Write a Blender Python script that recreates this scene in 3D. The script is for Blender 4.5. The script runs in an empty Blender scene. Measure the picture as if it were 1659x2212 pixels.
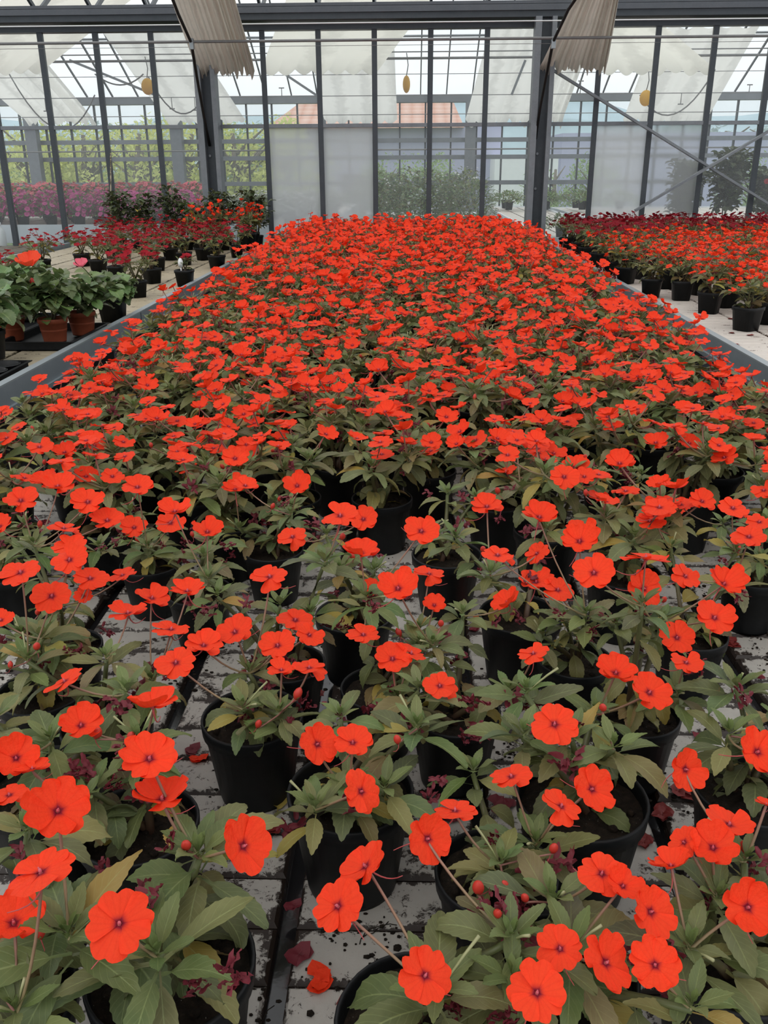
import bpy, math, random
import numpy as np
from mathutils import Vector, Matrix
R = math.radians
sc = bpy.context.scene
COL = sc.collection
W, H, F = 1659.0, 2212.0, 1900.0
CZ = 0.80                      # camera height above the main bench deck
FLOOR = -0.72
# ------------------------------------------------------------------ camera
yc = Vector((60, 747, -F)).normalized()
zc = Vector((-30, 4835, F)); zc = (zc - yc * zc.dot(yc)).normalized()
xc = yc.cross(zc).normalized()
ROT = Matrix((xc, yc, zc))     # camera -> world rows
cam_d = bpy.data.cameras.new('camera'); cam = bpy.data.objects.new('camera', cam_d); COL.objects.link(cam)
cam_d.sensor_fit = 'HORIZONTAL'; cam_d.sensor_width = 36.0; cam_d.lens = F / W * 36.0
cam_d.clip_start = .02; cam_d.clip_end = 400
CP = Vector((0, 0, CZ))
cam.matrix_world = Matrix.Translation(CP) @ ROT.to_4x4()
sc.camera = cam

def ray(px, py):
    return ROT @ Vector(((px - W/2), -(py - H/2), -F)) / F      # depth 1 along the axis
def at_y(px, py, Y):
    d = ray(px, py); return CP + d * (Y / d.y)
def at_z(px, py, z):
    d = ray(px, py); return CP + d * ((z - CZ) / d.z)

# ------------------------------------------------------------------ materials
def nmat(name):
    m = bpy.data.materials.new(name); m.use_nodes = True
    nt = m.node_tree; nt.nodes.clear()
    return m, nt, nt.nodes, nt.links
def N(nt, t, **k):
    n = nt.nodes.new(t)
    for a, b in k.items():
        if a.startswith('i_'):
            key = a[2:].replace('_', ' ')
            n.inputs[int(key) if key.isdigit() else key].default_value = b
        else: setattr(n, a, b)
    return n
def ramp(nt, fac, stops):
    r = nt.nodes.new('ShaderNodeValToRGB'); e = r.color_ramp.elements
    while len(e) < len(stops): e.new(.5)
    for q, (p, c) in zip(e, stops):
        q.position = p; q.color = (c[0], c[1], c[2], 1)
    nt.links.new(fac, r.inputs[0]); return r.outputs[0]
def mixc(nt, f, a, b, bt='MIX'):
    n = nt.nodes.new('ShaderNodeMix'); n.data_type = 'RGBA'; n.blend_type = bt
    for s, v in ((0, f), (6, a), (7, b)):
        if hasattr(v, 'type'): nt.links.new(v, n.inputs[s])
        elif s == 0: n.inputs[0].default_value = v
        else: n.inputs[s].default_value = (v[0], v[1], v[2], 1)
    return n.outputs[2]
def noise(nt, scale, detail=4, rough=.6, coord='Object', dist=0):
    tc = nt.nodes.new('ShaderNodeTexCoord')
    n = nt.nodes.new('ShaderNodeTexNoise'); n.inputs['Scale'].default_value = scale
    n.inputs['Detail'].default_value = detail; n.inputs['Roughness'].default_value = rough
    n.inputs['Distortion'].default_value = dist
    nt.links.new(tc.outputs[coord], n.inputs['Vector']); return n.outputs['Fac']
def math_(nt, op, a, b=0.0, c=None):
    n = nt.nodes.new('ShaderNodeMath'); n.operation = op
    for i, v in enumerate([a, b] + ([c] if c is not None else [])):
        if hasattr(v, 'type'): nt.links.new(v, n.inputs[i])
        else: n.inputs[i].default_value = v
    return n.outputs[0]
def finish(nt, col, rough=.5, spec=.4, metal=0., trans=0., bump=None, bstr=.3, bdist=.002, tcol=None):
    p = N(nt, 'ShaderNodeBsdfPrincipled')
    if hasattr(col, 'type'): nt.links.new(col, p.inputs['Base Color'])
    else: p.inputs['Base Color'].default_value = (*col, 1)
    if hasattr(rough, 'type'): nt.links.new(rough, p.inputs['Roughness'])
    else: p.inputs['Roughness'].default_value = rough
    p.inputs['Specular IOR Level'].default_value = spec; p.inputs['Metallic'].default_value = metal
    if bump is not None:
        b = N(nt, 'ShaderNodeBump'); b.inputs['Strength'].default_value = bstr; b.inputs['Distance'].default_value = bdist
        nt.links.new(bump, b.inputs['Height']); nt.links.new(b.outputs[0], p.inputs['Normal'])
    o = N(nt, 'ShaderNodeOutputMaterial'); out = p.outputs[0]
    if trans > 0:
        t = N(nt, 'ShaderNodeBsdfTranslucent')
        c = tcol if tcol is not None else col
        if hasattr(c, 'type'): nt.links.new(c, t.inputs[0])
        else: t.inputs[0].default_value = (*c, 1)
        x = N(nt, 'ShaderNodeMixShader'); x.inputs[0].default_value = trans
        nt.links.new(out, x.inputs[1]); nt.links.new(t.outputs[0], x.inputs[2]); out = x.outputs[0]
    nt.links.new(out, o.inputs[0])
def simple(name, col, rough=.5, spec=.4, metal=0., trans=0., var=.25, scale=30, bstr=0.):
    m, nt, _, _ = nmat(name)
    n = noise(nt, scale)
    c = mixc(nt, n, [x*(1-var) for x in col], [min(1, x*(1+var)) for x in col])
    finish(nt, c, rough, spec, metal, trans, bump=n if bstr else None, bstr=bstr)
    return m
M = {}
def attr(nt, name):
    return N(nt, 'ShaderNodeAttribute', attribute_name=name)
def leaf_mat(name, trans=.3, rough=.48):
    m, nt, _, L = nmat(name)
    c = attr(nt, 'col').outputs['Color']
    uv = N(nt, 'ShaderNodeSeparateXYZ'); L.new(attr(nt, 'lc').outputs['Vector'], uv.inputs[0])
    av = math_(nt, 'ABSOLUTE', uv.outputs[1])
    # side veins
    ph = math_(nt, 'MULTIPLY', math_(nt, 'SUBTRACT', uv.outputs[0], math_(nt, 'MULTIPLY', av, .22)), 62.0)
    sv = math_(nt, 'POWER', math_(nt, 'MAXIMUM', math_(nt, 'SINE', ph), 0.0), 9.0)
    rib = math_(nt, 'SUBTRACT', 1.0, math_(nt, 'MULTIPLY', av, 13.0))
    rib = math_(nt, 'MAXIMUM', rib, 0.0)
    v = math_(nt, 'ADD', math_(nt, 'MULTIPLY', rib, .75), math_(nt, 'MULTIPLY', sv, .22))
    v.node.use_clamp = True
    n = noise(nt, 55, 3, .6)
    c1 = mixc(nt, n, mixc(nt, .28, c, (0, 0, 0)), mixc(nt, .35, c, (.32, .31, .14)))
    c2 = mixc(nt, v, c1, mixc(nt, .5, c, (.42, .48, .2)))
    bl = noise(nt, 24, 5, .7)
    blf = math_(nt, 'MULTIPLY', math_(nt, 'GREATER_THAN', bl, .69), .7)
    c3 = mixc(nt, blf, c2, (.19, .12, .05))
    finish(nt, c3, rough, .35, trans=trans, bump=math_(nt, 'ADD', n, math_(nt, 'MULTIPLY', v, -1.0)), bstr=.45, bdist=.001)
    return m
M['leaf'] = leaf_mat('leaf', .3)
M['leaf_glossy'] = leaf_mat('leaf_glossy', .2, .33)
def petal_mat(name, base, edge, eye, trans=.28):
    m, nt, _, L = nmat(name)
    uv = N(nt, 'ShaderNodeSeparateXYZ'); L.new(attr(nt, 'lc').outputs['Vector'], uv.inputs[0])
    oi = N(nt, 'ShaderNodeObjectInfo')
    n = noise(nt, 9, 4, .6)
    c = mixc(nt, n, base, edge)
    c = mixc(nt, math_(nt, 'MULTIPLY', oi.outputs['Random'], .22), c, [x*.72 for x in base])
    st = math_(nt, 'POWER', math_(nt, 'ABSOLUTE', math_(nt, 'SINE', math_(nt, 'MULTIPLY', uv.outputs[1], 17.0))), 8.0)
    c = mixc(nt, math_(nt, 'MULTIPLY', st, .13), c, [x*.6 for x in base])
    r = N(nt, 'ShaderNodeMapRange'); r.inputs['From Min'].default_value = .34; r.inputs['From Max'].default_value = .10
    L.new(uv.outputs[0], r.inputs['Value'])
    c = mixc(nt, math_(nt, 'POWER', r.outputs[0], 2.2), c, eye)
    finish(nt, c, .62, .18, trans=trans, bump=n, bstr=.25, bdist=.01)
    return m
M['petal_orange'] = petal_mat('petal_orange', (.88, .042, .012), (.95, .070, .018), (.22, .004, .02))
M['petal_crimson'] = petal_mat('petal_crimson', (.30, .006, .016), (.42, .012, .022), (.12, .002, .01))
M['petal_dark'] = petal_mat('petal_dark', (.21, .005, .014), (.30, .009, .02), (.08, .002, .01))
M['petal_hibiscus'] = petal_mat('petal_hibiscus', (.9, .07, .03), (.95, .12, .05), (.5, .01, .02))
M['petal_pink'] = petal_mat('petal_pink', (.8, .12, .2), (.9, .25, .3), (.5, .02, .06))
M['petal_magenta'] = petal_mat('petal_magenta', (.55, .07, .27), (.68, .13, .36), (.3, .02, .1))
M['petal_salmon'] = petal_mat('petal_salmon', (.72, .15, .2), (.8, .24, .27), (.4, .03, .06))
M['petal_white'] = petal_mat('petal_white', (.72, .72, .7), (.8, .8, .78), (.5, .5, .35))
M['spur'] = simple('spur', (.50, .09, .09), .5, trans=.2, scale=60)
M['eye'] = simple('flower_eye', (.50, .10, .13), .5, var=.3, scale=600)
M['sepal'] = simple('sepal', (.20, .26, .08), .5, trans=.2, scale=120)
M['bud'] = simple('bud', (.55, .04, .025), .45, trans=.15, scale=90)
M['wilt'] = simple('wilted_petal', (.15, .016, .026), .6, trans=.15, var=.6, scale=90)
M['fallen'] = simple('fallen_petal', (.17, .018, .016), .55, trans=.1, var=.6, scale=60)
def stem_mat():
    m, nt, _, L = nmat('stem')
    c = attr(nt, 'col').outputs['Color']
    n = noise(nt, 70)
    finish(nt, mixc(nt, n, mixc(nt, .4, c, (0, 0, 0)), c), .45, .4, trans=.08)
    return m
M['stem'] = stem_mat()
def soil_mat():
    m, nt, _, L = nmat('soil')
    n = noise(nt, 130, 8, .75); n2 = noise(nt, 420, 3, .6)
    c = ramp(nt, n, [(.3, (.006, .004, .003)), (.55, (.024, .017, .011)), (.75, (.07, .045, .028))])
    c = mixc(nt, math_(nt, 'GREATER_THAN', n2, .73), c, (.55, .53, .48))
    finish(nt, c, .85, .2, bump=n, bstr=1., bdist=.006)
    return m
M['soil'] = soil_mat()
def pot_mat():
    m, nt, _, L = nmat('black_plastic')
    n = noise(nt, 45, 6, .7); n2 = noise(nt, 260, 2, .5)
    c = ramp(nt, n, [(.3, (.0025, .003, .0035)), (.6, (.006, .007, .008)), (.8, (.018, .018, .018))])
    c = mixc(nt, math_(nt, 'MULTIPLY', math_(nt, 'GREATER_THAN', n2, .78), .5), c, (.25, .24, .22))
    finish(nt, c, .5, .25)
    return m
M['pot'] = pot_mat()
M['terracotta'] = simple('terracotta', (.23, .055, .025), .6, .3, scale=40)
def deck_mat(name, hi, lo, dirt, thr, wet=.0):
    m, nt, _, L = nmat(name)
    n = noise(nt, 11, 9, .72, dist=.6); f = noise(nt, 95, 7, .8, dist=.8); g = noise(nt, 2.2, 3, .6)
    c = mixc(nt, g, lo, hi)
    sm = noise(nt, 36, 5, .65)
    c = mixc(nt, math_(nt, 'MULTIPLY', sm, .45), c, [x*.62 for x in lo])
    k = math_(nt, 'ADD', math_(nt, 'MULTIPLY', n, .62), math_(nt, 'MULTIPLY', f, .48))
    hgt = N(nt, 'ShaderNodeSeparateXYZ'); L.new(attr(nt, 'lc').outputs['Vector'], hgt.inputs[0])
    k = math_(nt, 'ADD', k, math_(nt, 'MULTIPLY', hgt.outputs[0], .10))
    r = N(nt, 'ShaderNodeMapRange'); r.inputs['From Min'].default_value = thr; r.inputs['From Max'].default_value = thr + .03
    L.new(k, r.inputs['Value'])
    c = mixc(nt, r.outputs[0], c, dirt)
    finish(nt, c, .45, .4, bump=math_(nt, 'ADD', f, r.outputs[0]), bstr=.35, bdist=.002)
    return m
M['deck'] = deck_mat('deck_slab', (.50, .475, .43), (.36, .345, .315), (.022, .014, .010), .578)
M['deck_white'] = deck_mat('deck_white', (.70, .64, .58), (.58, .53, .48), (.06, .03, .02), .66)
M['deck_tan'] = deck_mat('deck_tan', (.50, .43, .31), (.38, .32, .22), (.05, .04, .02), .64)
M['deck_brown'] = deck_mat('deck_brown', (.16, .13, .09), (.10, .085, .06), (.03, .025, .015), .60)
M['channel'] = simple('wet_channel', (.012, .012, .013), .12, .6, scale=20, bstr=.2)
M['black'] = simple('dark_void', (.006, .006, .006), .8, .1)
def metal(name, a, b, rough=.42, met=.55, sc_=8):
    m, nt, _, L = nmat(name)
    n = noise(nt, sc_, 6, .65); v = noise(nt, sc_*7, 3, .6)
    c = mixc(nt, n, a, b); c = mixc(nt, math_(nt, 'MULTIPLY', v, .35), c, [x*.5 for x in a])
    finish(nt, c, rough, .4, met)
    return m
M['rail'] = metal('galvanised_rail', (.20, .235, .26), (.27, .31, .335), .5, .15, 3)
M['rail_lip'] = metal('rail_lip', (.30, .34, .36), (.38, .42, .44), .45, .3, 5)
M['steel'] = metal('galvanised_steel', (.15, .165, .18), (.27, .29, .31), .5, .35, 14)
M['steel_dark'] = metal('dark_steel', (.045, .055, .065), (.085, .095, .105), .5, .3, 10)
M['steel_mid'] = metal('beam_steel', (.085, .095, .11), (.13, .14, .155), .5, .3, 10)
M['rod'] = simple('black_rod', (.01, .01, .01), .5)
M['pipe'] = simple('grey_pipe', (.16, .16, .16), .45, scale=20)
def glass_mat(name, haze=.10, gl=.08, tint=(.93, .97, .97), dirt=.05):
    m, nt, _, L = nmat(name)
    t = N(nt, 'ShaderNodeBsdfTransparent'); t.inputs[0].default_value = (*tint, 1)
    g = N(nt, 'ShaderNodeBsdfGlossy'); g.inputs['Roughness'].default_value = .03
    d = N(nt, 'ShaderNodeBsdfTranslucent'); d.inputs[0].default_value = (.8, .86, .88, 1)
    df = N(nt, 'ShaderNodeBsdfDiffuse'); df.inputs[0].default_value = (.8, .84, .86, 1)
    hz = N(nt, 'ShaderNodeMixShader'); hz.inputs[0].default_value = .4
    L.new(d.outputs[0], hz.inputs[1]); L.new(df.outputs[0], hz.inputs[2])
    n = noise(nt, 3, 6, .7)
    f = math_(nt, 'MULTIPLY_ADD', n, dirt*2, haze - dirt)
    a = N(nt, 'ShaderNodeMixShader'); L.new(f, a.inputs[0]); L.new(t.outputs[0], a.inputs[1]); L.new(hz.outputs[0], a.inputs[2])
    lw = N(nt, 'ShaderNodeLayerWeight'); lw.inputs[0].default_value = .25
    b = N(nt, 'ShaderNodeMixShader'); L.new(math_(nt, 'MULTIPLY', lw.outputs['Fresnel'], gl*4), b.inputs[0])
    L.new(a.outputs[0], b.inputs[1]); L.new(g.outputs[0], b.inputs[2])
    o = N(nt, 'ShaderNodeOutputMaterial'); L.new(b.outputs[0], o.inputs[0])
    return m
M['glass'] = glass_mat('pane_glass', .15, .06)
M['roof_glass'] = glass_mat('roof_glass', .03, .02, (.98, .99, .99), .02)
M['far_glass'] = glass_mat('far_glass', .12, .03)
def frosted(name, transp, tl, dc):
    m, nt, _, L = nmat(name)
    t = N(nt, 'ShaderNodeBsdfTranslucent'); t.inputs[0].default_value = (*tl, 1)
    d = N(nt, 'ShaderNodeBsdfPrincipled'); d.inputs['Base Color'].default_value = (*dc, 1); d.inputs['Roughness'].default_value = .4
    r = N(nt, 'ShaderNodeBsdfRefraction'); r.inputs['Roughness'].default_value = .32; r.inputs['IOR'].default_value = 1.02; r.inputs[0].default_value = (.9, .92, .93, 1)
    a = N(nt, 'ShaderNodeMixShader'); a.inputs[0].default_value = .75; L.new(d.outputs[0], a.inputs[1]); L.new(t.outputs[0], a.inputs[2])
    b = N(nt, 'ShaderNodeMixShader'); b.inputs[0].default_value = transp; L.new(a.outputs[0], b.inputs[1]); L.new(r.outputs[0], b.inputs[2])
    o = N(nt, 'ShaderNodeOutputMaterial'); L.new(b.outputs[0], o.inputs[0]); return m
M['frosted'] = frosted('frosted_glass', .5, (.93, .95, .96), (.62, .64, .66))
M['frosted_thin'] = frosted('half_frosted_glass', .75, (.93, .95, .96), (.62, .64, .66))
def cloth(name, a, b, trans, ribs=60):
    m, nt, _, L = nmat(name)
    uv = N(nt, 'ShaderNodeSeparateXYZ'); L.new(attr(nt, 'lc').outputs['Vector'], uv.inputs[0])
    n = noise(nt, 5, 6, .7)
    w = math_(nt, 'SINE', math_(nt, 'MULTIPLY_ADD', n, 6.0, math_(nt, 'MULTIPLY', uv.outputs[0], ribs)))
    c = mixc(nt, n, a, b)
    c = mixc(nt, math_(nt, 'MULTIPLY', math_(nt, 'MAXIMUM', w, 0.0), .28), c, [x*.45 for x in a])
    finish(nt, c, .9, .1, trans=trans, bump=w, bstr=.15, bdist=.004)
    return m
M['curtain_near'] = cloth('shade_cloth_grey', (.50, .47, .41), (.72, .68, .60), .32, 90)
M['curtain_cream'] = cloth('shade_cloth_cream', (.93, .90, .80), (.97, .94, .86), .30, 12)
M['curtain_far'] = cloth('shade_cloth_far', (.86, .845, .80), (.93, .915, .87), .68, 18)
M['concrete'] = simple('concrete_floor', (.12, .12, .115), .8, var=.3, scale=4)
M['ground'] = simple('grass_ground', (.10, .16, .04), .9, var=.4, scale=3)
M['white_panel'] = simple('white_panel', (.62, .66, .70), .5, var=.1, scale=5)
M['white'] = simple('white_plastic', (.75, .77, .78), .4, var=.05)
M['yellow'] = simple('yellow_plastic', (.80, .50, .06), .5, trans=.4, var=.15, scale=15)
M['yellow_card'] = simple('yellow_card', (.75, .62, .08), .5, trans=.3)
def rooftile():
    m, nt, _, L = nmat('roof_tile')
    tc = N(nt, 'ShaderNodeTexCoord'); sp = N(nt, 'ShaderNodeSeparateXYZ'); L.new(tc.outputs['Object'], sp.inputs[0])
    u = math_(nt, 'ABSOLUTE', math_(nt, 'SINE', math_(nt, 'MULTIPLY', sp.outputs[0], 9.0)))
    v = math_(nt, 'FRACT', math_(nt, 'MULTIPLY', sp.outputs[1], 2.2))
    n = noise(nt, 2, 4)
    c = mixc(nt, n, (.50, .20, .13), (.66, .34, .24))
    c = mixc(nt, math_(nt, 'MULTIPLY', math_(nt, 'ADD', u, v), .3), c, (.80, .62, .55))
    finish(nt, c, .8, bump=math_(nt, 'ADD', u, v), bstr=.6, bdist=.06); return m
M['roof_tile'] = rooftile()
M['stucco_blue'] = simple('stucco_blue', (.42, .42, .58), .9, var=.06, scale=2)
M['stucco_white'] = simple('stucco_white', (.80, .80, .84), .9, var=.05, scale=2)
M['bark'] = simple('bark', (.16, .13, .10), .9, var=.4)
M['foliage_lime'] = simple('foliage_lime', (.80, .88, .26), .6, trans=.5, var=.5, scale=1.3)
M['foliage_green'] = simple('foliage_green', (.30, .42, .14), .6, trans=.35, var=.5, scale=1.3)
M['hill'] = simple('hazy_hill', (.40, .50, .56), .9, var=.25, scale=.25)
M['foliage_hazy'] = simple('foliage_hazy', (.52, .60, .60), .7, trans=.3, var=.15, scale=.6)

# ------------------------------------------------------------------ mesh builder
class MB:
    def __init__(s): s.v = []; s.f = []; s.c = []; s.l = []; s.m = []
    def vert(s, p, c=(1, 1, 1), l=(0, 0, 0)):
        s.v.append((p[0], p[1], p[2])); s.c.append((c[0], c[1], c[2], 1)); s.l.append(l); return len(s.v) - 1
    def face(s, idx, m=0): s.f.append(tuple(idx)); s.m.append(m)
    def box(s, a, b, m=0, c=(1, 1, 1)):
        x0, y0, z0 = a; x1, y1, z1 = b
        i = [s.vert(p, c) for p in ((x0,y0,z0),(x1,y0,z0),(x1,y1,z0),(x0,y1,z0),(x0,y0,z1),(x1,y0,z1),(x1,y1,z1),(x0,y1,z1))]
        for q in ((0,3,2,1),(4,5,6,7),(0,1,5,4),(1,2,6,5),(2,3,7,6),(3,0,4,7)): s.face([i[k] for k in q], m)
    def bar(s, a, b, w, h, m=0, up=Vector((0, 0, 1)), c=(1, 1, 1)):
        a = Vector(a); b = Vector(b); t = (b - a).normalized()
        sd = t.cross(up)
        if sd.length < 1e-3: sd = t.cross(Vector((0, 1, 0)))
        sd.normalize(); u = sd.cross(t)
        i = []
        for p in (a, b):
            for x, y in ((-1,-1),(1,-1),(1,1),(-1,1)): i.append(s.vert(p + sd*(w/2*x) + u*(h/2*y), c))
        for q in ((0,1,5,4),(1,2,6,5),(2,3,7,6),(3,0,4,7),(3,2,1,0),(4,5,6,7)): s.face([i[k] for k in q], m)
    def tube(s, pts, r, n=6, m=0, c=(1, 1, 1), c2=None, cap=True):
        pts = [Vector(p) for p in pts]; rs = r if isinstance(r, (list, tuple)) else [r]*len(pts)
        prev = None; k = len(pts)
        for i, p in enumerate(pts):
            t = (pts[min(i+1, k-1)] - pts[max(i-1, 0)]).normalized()
            a = Vector((0, 0, 1)) if abs(t.z) < .9 else Vector((1, 0, 0))
            u = t.cross(a).normalized(); w = t.cross(u)
            f = i/(k-1); cc = c if c2 is None else [c[q]*(1-f)+c2[q]*f for q in range(3)]
            ring = [s.vert(p + (u*math.cos(2*math.pi*j/n) + w*math.sin(2*math.pi*j/n))*rs[i], cc, (f, j/n, 0)) for j in range(n)]
            if prev:
                for j in range(n): s.face((prev[j], prev[(j+1) % n], ring[(j+1) % n], ring[j]), m)
            elif cap: s.face(ring[::-1], m)
            prev = ring
        if cap: s.face(prev, m)
    def lathe(s, prof, n=28, m=0, o=(0, 0, 0), c=(1, 1, 1)):
        prev = None
        for r, z in prof:
            ring = [s.vert((o[0]+r*math.cos(2*math.pi*j/n), o[1]+r*math.sin(2*math.pi*j/n), o[2]+z), c) for j in range(n)]
            if prev:
                for j in range(n): s.face((prev[j], prev[(j+1) % n], ring[(j+1) % n], ring[j]), m)
            prev = ring
        return prev
    def blob(s, o, r, n=8, k=6, m=0, c=(1, 1, 1), rng=None, ax=None, jit=0.):
        o = Vector(o); r = r if isinstance(r, (list, tuple)) else (r, r, r)
        prev = None
        for i in range(k+1):
            th = math.pi*i/k; ring = []
            for j in range(n):
                ph = 2*math.pi*j/n; q = 1 + (rng.uniform(-jit, jit) if rng and 0 < i < k else 0)
                p = Vector((r[0]*math.sin(th)*math.cos(ph)*q, r[1]*math.sin(th)*math.sin(ph)*q, r[2]*math.cos(th)*q))
                if ax is not None: p = ax @ p
                ring.append(s.vert(o + p, c))
            if prev:
                for j in range(n): s.face((prev[j], ring[j], ring[(j+1) % n], prev[(j+1) % n]), m)
            prev = ring
    def mesh(s, name, mats, smooth=True):
        me = bpy.data.meshes.new(name); me.from_pydata(s.v, [], s.f)
        a = me.attributes.new('col', 'FLOAT_COLOR', 'POINT'); a.data.foreach_set('color', np.array(s.c, dtype=np.float32).ravel())
        a = me.attributes.new('lc', 'FLOAT_VECTOR', 'POINT'); a.data.foreach_set('vector', np.array(s.l, dtype=np.float32).ravel())
        for m in (mats if isinstance(mats, (list, tuple)) else [mats]): me.materials.append(M[m] if isinstance(m, str) else m)
        me.polygons.foreach_set('material_index', s.m)
        me.polygons.foreach_set('use_smooth', [smooth]*len(s.f))
        me.update(); return me
def link(name, me, parent=None, loc=None, mat=None):
    o = bpy.data.objects.new(name, me); COL.objects.link(o)
    if parent: o.parent = parent
    if mat is not None: o.matrix_basis = mat
    elif loc is not None: o.location = loc
    return o
def build(mb, name, mats, parent=None, loc=None, smooth=True, **k):
    o = link(name, mb.mesh(name, mats, smooth), parent, loc)
    if k: tag(o, **k)
    return o
def tag(o, label=None, cat=None, group=None, kind=None):
    if label: o['label'] = label
    if cat: o['category'] = cat
    if group: o['group'] = group
    if kind: o['kind'] = kind
    return o
def empty(name, loc, rz=0, **k):
    o = bpy.data.objects.new(name, None); COL.objects.link(o); o.location = loc; o.rotation_euler = (0, 0, rz)
    o.empty_display_size = .05
    tag(o, **k); return o
def struct(mb, name, mats, smooth=False): return build(mb, name, mats, smooth=smooth, kind='structure')
KIDS = {}
def copy_tree(root, loc, rz=0, sc_=(1, 1, 1), **k):
    r = root.copy(); COL.objects.link(r); r.location = loc; r.rotation_euler = (0, 0, rz); r.scale = sc_
    for key in ('label', 'category', 'group'):
        pass
    for ch in root.children:
        c = ch.copy(); COL.objects.link(c); c.parent = r
        for g in ch.children:
            d = g.copy(); COL.objects.link(d); d.parent = c
    tag(r, **k); return r

# ------------------------------------------------------------------ plant pieces
GREENS = [(.115, .160, .045), (.082, .142, .044), (.150, .178, .058), (.180, .190, .070), (.096, .120, .048)]
YOUNG = (.13, .21, .055); YEL = (.46, .33, .05); OLV = (.26, .24, .08); TAN = (.30, .19, .08); BRN = (.12, .06, .03)
def leaf(mb, base, az, el, length, width, droop, col, rng, roll=0., hi=True, tipcol=None, m=0, teeth=.05, pet=.16):
    ns = 20 if hi else 5
    p = Vector(base); e = el; step = length / ns
    A = Vector((math.cos(az), math.sin(az), 0)); Z = Vector((0, 0, 1))
    rows = []; wav = rng.uniform(0, 6); wa = rng.uniform(.0, .12)
    for i in range(ns + 1):
        u = i / ns
        t = A*math.cos(e) + Z*math.sin(e)
        sd = t.cross(Z)
        sd = Vector((A.y, -A.x, 0)); nn = sd.cross(t)
        if roll:
            rr = Matrix.Rotation(roll, 3, t); sd = rr @ sd; nn = rr @ nn
        q = max(0, (u - pet)/(1 - pet))
        w = width*.5*(q**.80)*((1-q)**1.0)*3.35 if q > 0 else 0
        w = max(w, length*.012*(1-u))
        if hi and 0 < q < .97: w *= 1 + (teeth if i % 2 else -teeth*.3)
        cc = col if tipcol is None else [col[k]*(1-u**2)+tipcol[k]*u**2 for k in range(3)]
        fold = .28 + .1*math.sin(wav)
        row = []
        for s in ((-1, -.5, 0, .5, 1) if hi else (-1, 0, 1)):
            z = abs(s)*w*fold + math.sin(u*9 + wav + s*1.5)*width*wa*abs(s)
            back = Vector((0, 0, 0)) if not (hi and i % 2 and abs(s) == 1) else t*step*.45
            row.append(mb.vert(p + sd*(w*s) + nn*z + back, cc, (u, s, 0)))
        rows.append(row)
        p = p + t*step; e -= droop*step/length*(1.2 if u > .3 else .6)
    for a, b in zip(rows, rows[1:]):
        for j in range(len(a)-1): mb.face((a[j], a[j+1], b[j+1], b[j]), m)
def rosette(mb, c, rng, size=.085, hi=True, dark=0., yellow=.1, n=None, tilt=0, tint=None):
    def col():
        g = list(rng.choice(GREENS)); k = 1 - dark*.5
        if tint: g = [(g[i]+tint[i])/2 for i in range(3)]
        return [x*k*rng.uniform(.8, 1.25) for x in g]
    n = n or rng.randint(6, 8); a0 = rng.uniform(0, 6.28)
    for i in range(n):
        L = size*rng.uniform(.8, 1.15); cc = col(); tc = None
        q = rng.random()
        if q < yellow: cc = [x*rng.uniform(.7, 1) for x in YEL]
        elif q < yellow*2.2: cc = OLV
        elif q < yellow*2.8: tc = TAN
        leaf(mb, Vector(c) + Vector((0, 0, -rng.uniform(.0, .02))), a0 + i*6.283/n + rng.uniform(-.3, .3), R(rng.uniform(-8, 32)), L, L*rng.uniform(.29, .38), R(rng.uniform(15, 75)), cc, rng, rng.uniform(-.4, .4), hi, tc)
    for i in range(5 if hi else 3):
        L = size*rng.uniform(.45, .62); cc = [a*.6+b*.4 for a, b in zip(col(), YOUNG)]
        leaf(mb, Vector(c) + Vector((0, 0, .003)), a0 + i*1.3 + rng.uniform(-.3, .3), R(rng.uniform(30, 55)), L, L*.34, R(rng.uniform(0, 40)), cc, rng, 0, hi)
    if hi:
        for i in range(5):
            L = size*.24
            leaf(mb, Vector(c) + Vector((0, 0, .006)), rng.uniform(0, 6.28), R(rng.uniform(50, 80)), L, L*.4, .2, YOUNG, rng, 0, False)
def petals(mb, rng, L=.5, cup=.15, n=5, nr=6, na=10, m=0, wid=.77, notch=.15, droop=None):
    for k in range(n):
        th = 2*math.pi*k/n + rng.uniform(-.10, .10)
        l = L*(1.0 + rng.uniform(-.06, .05)); Wd = wid*l*rng.uniform(.94, 1.12); nt = notch*rng.uniform(.6, 1.5)
        cu = cup + rng.uniform(-.13, .15); ph = rng.uniform(0, 6.28); am = rng.uniform(.015, .05)
        if droop and rng.random() < droop: cu += rng.choice((-.25, .3))
        tw = rng.uniform(-.12, .12); ct, st = math.cos(th), math.sin(th); rows = []
        for i in range(nr+1):
            t = .07 + .93*i/nr; row = []
            for j in range(na+1):
                s = -1 + 2*j/na
                w = Wd*(t**.82)*(1 - .20*t**5)
                x = l*t*(1 - .31*abs(s)**2.4*t) - l*nt*math.exp(-(s/.20)**2)*t**8
                y = w*s*(1 - .10*t*abs(s)**3)
                z = l*cu*1.4*t**1.6 + .045*s*L*t**.5 + l*am*math.sin(4*s + ph)*t*t + tw*y*t*.5
                z += -.05*l*t**3
                row.append(mb.vert((x*ct - y*st, x*st + y*ct, z), (1, 1, 1), (t, s*.5 + k, 0)))
            rows.append(row)
        for a, b in zip(rows, rows[1:]):
            for j in range(na): mb.face((a[j], b[j], b[j+1], a[j+1]), m)
def spur(mb, rng, m=1, s=1.):
    a = rng.uniform(0, 6.28); A = Vector((math.cos(a), math.sin(a), 0))
    pts = [(0, 0, -.005)]
    for i in range(1, 8):
        t = i/7; pts.append(A*(.55*s*t*t + .05*t) + Vector((0, 0, -.42*s*math.sin(t*2.0))))
    mb.tube(pts, [.035, .024, .018, .015, .013, .011, .010, .007], 5, m)
    mb.lathe([(.02, -.07), (.05, -.03), (.075, .0)], 8, m)
FL = {}
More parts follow.
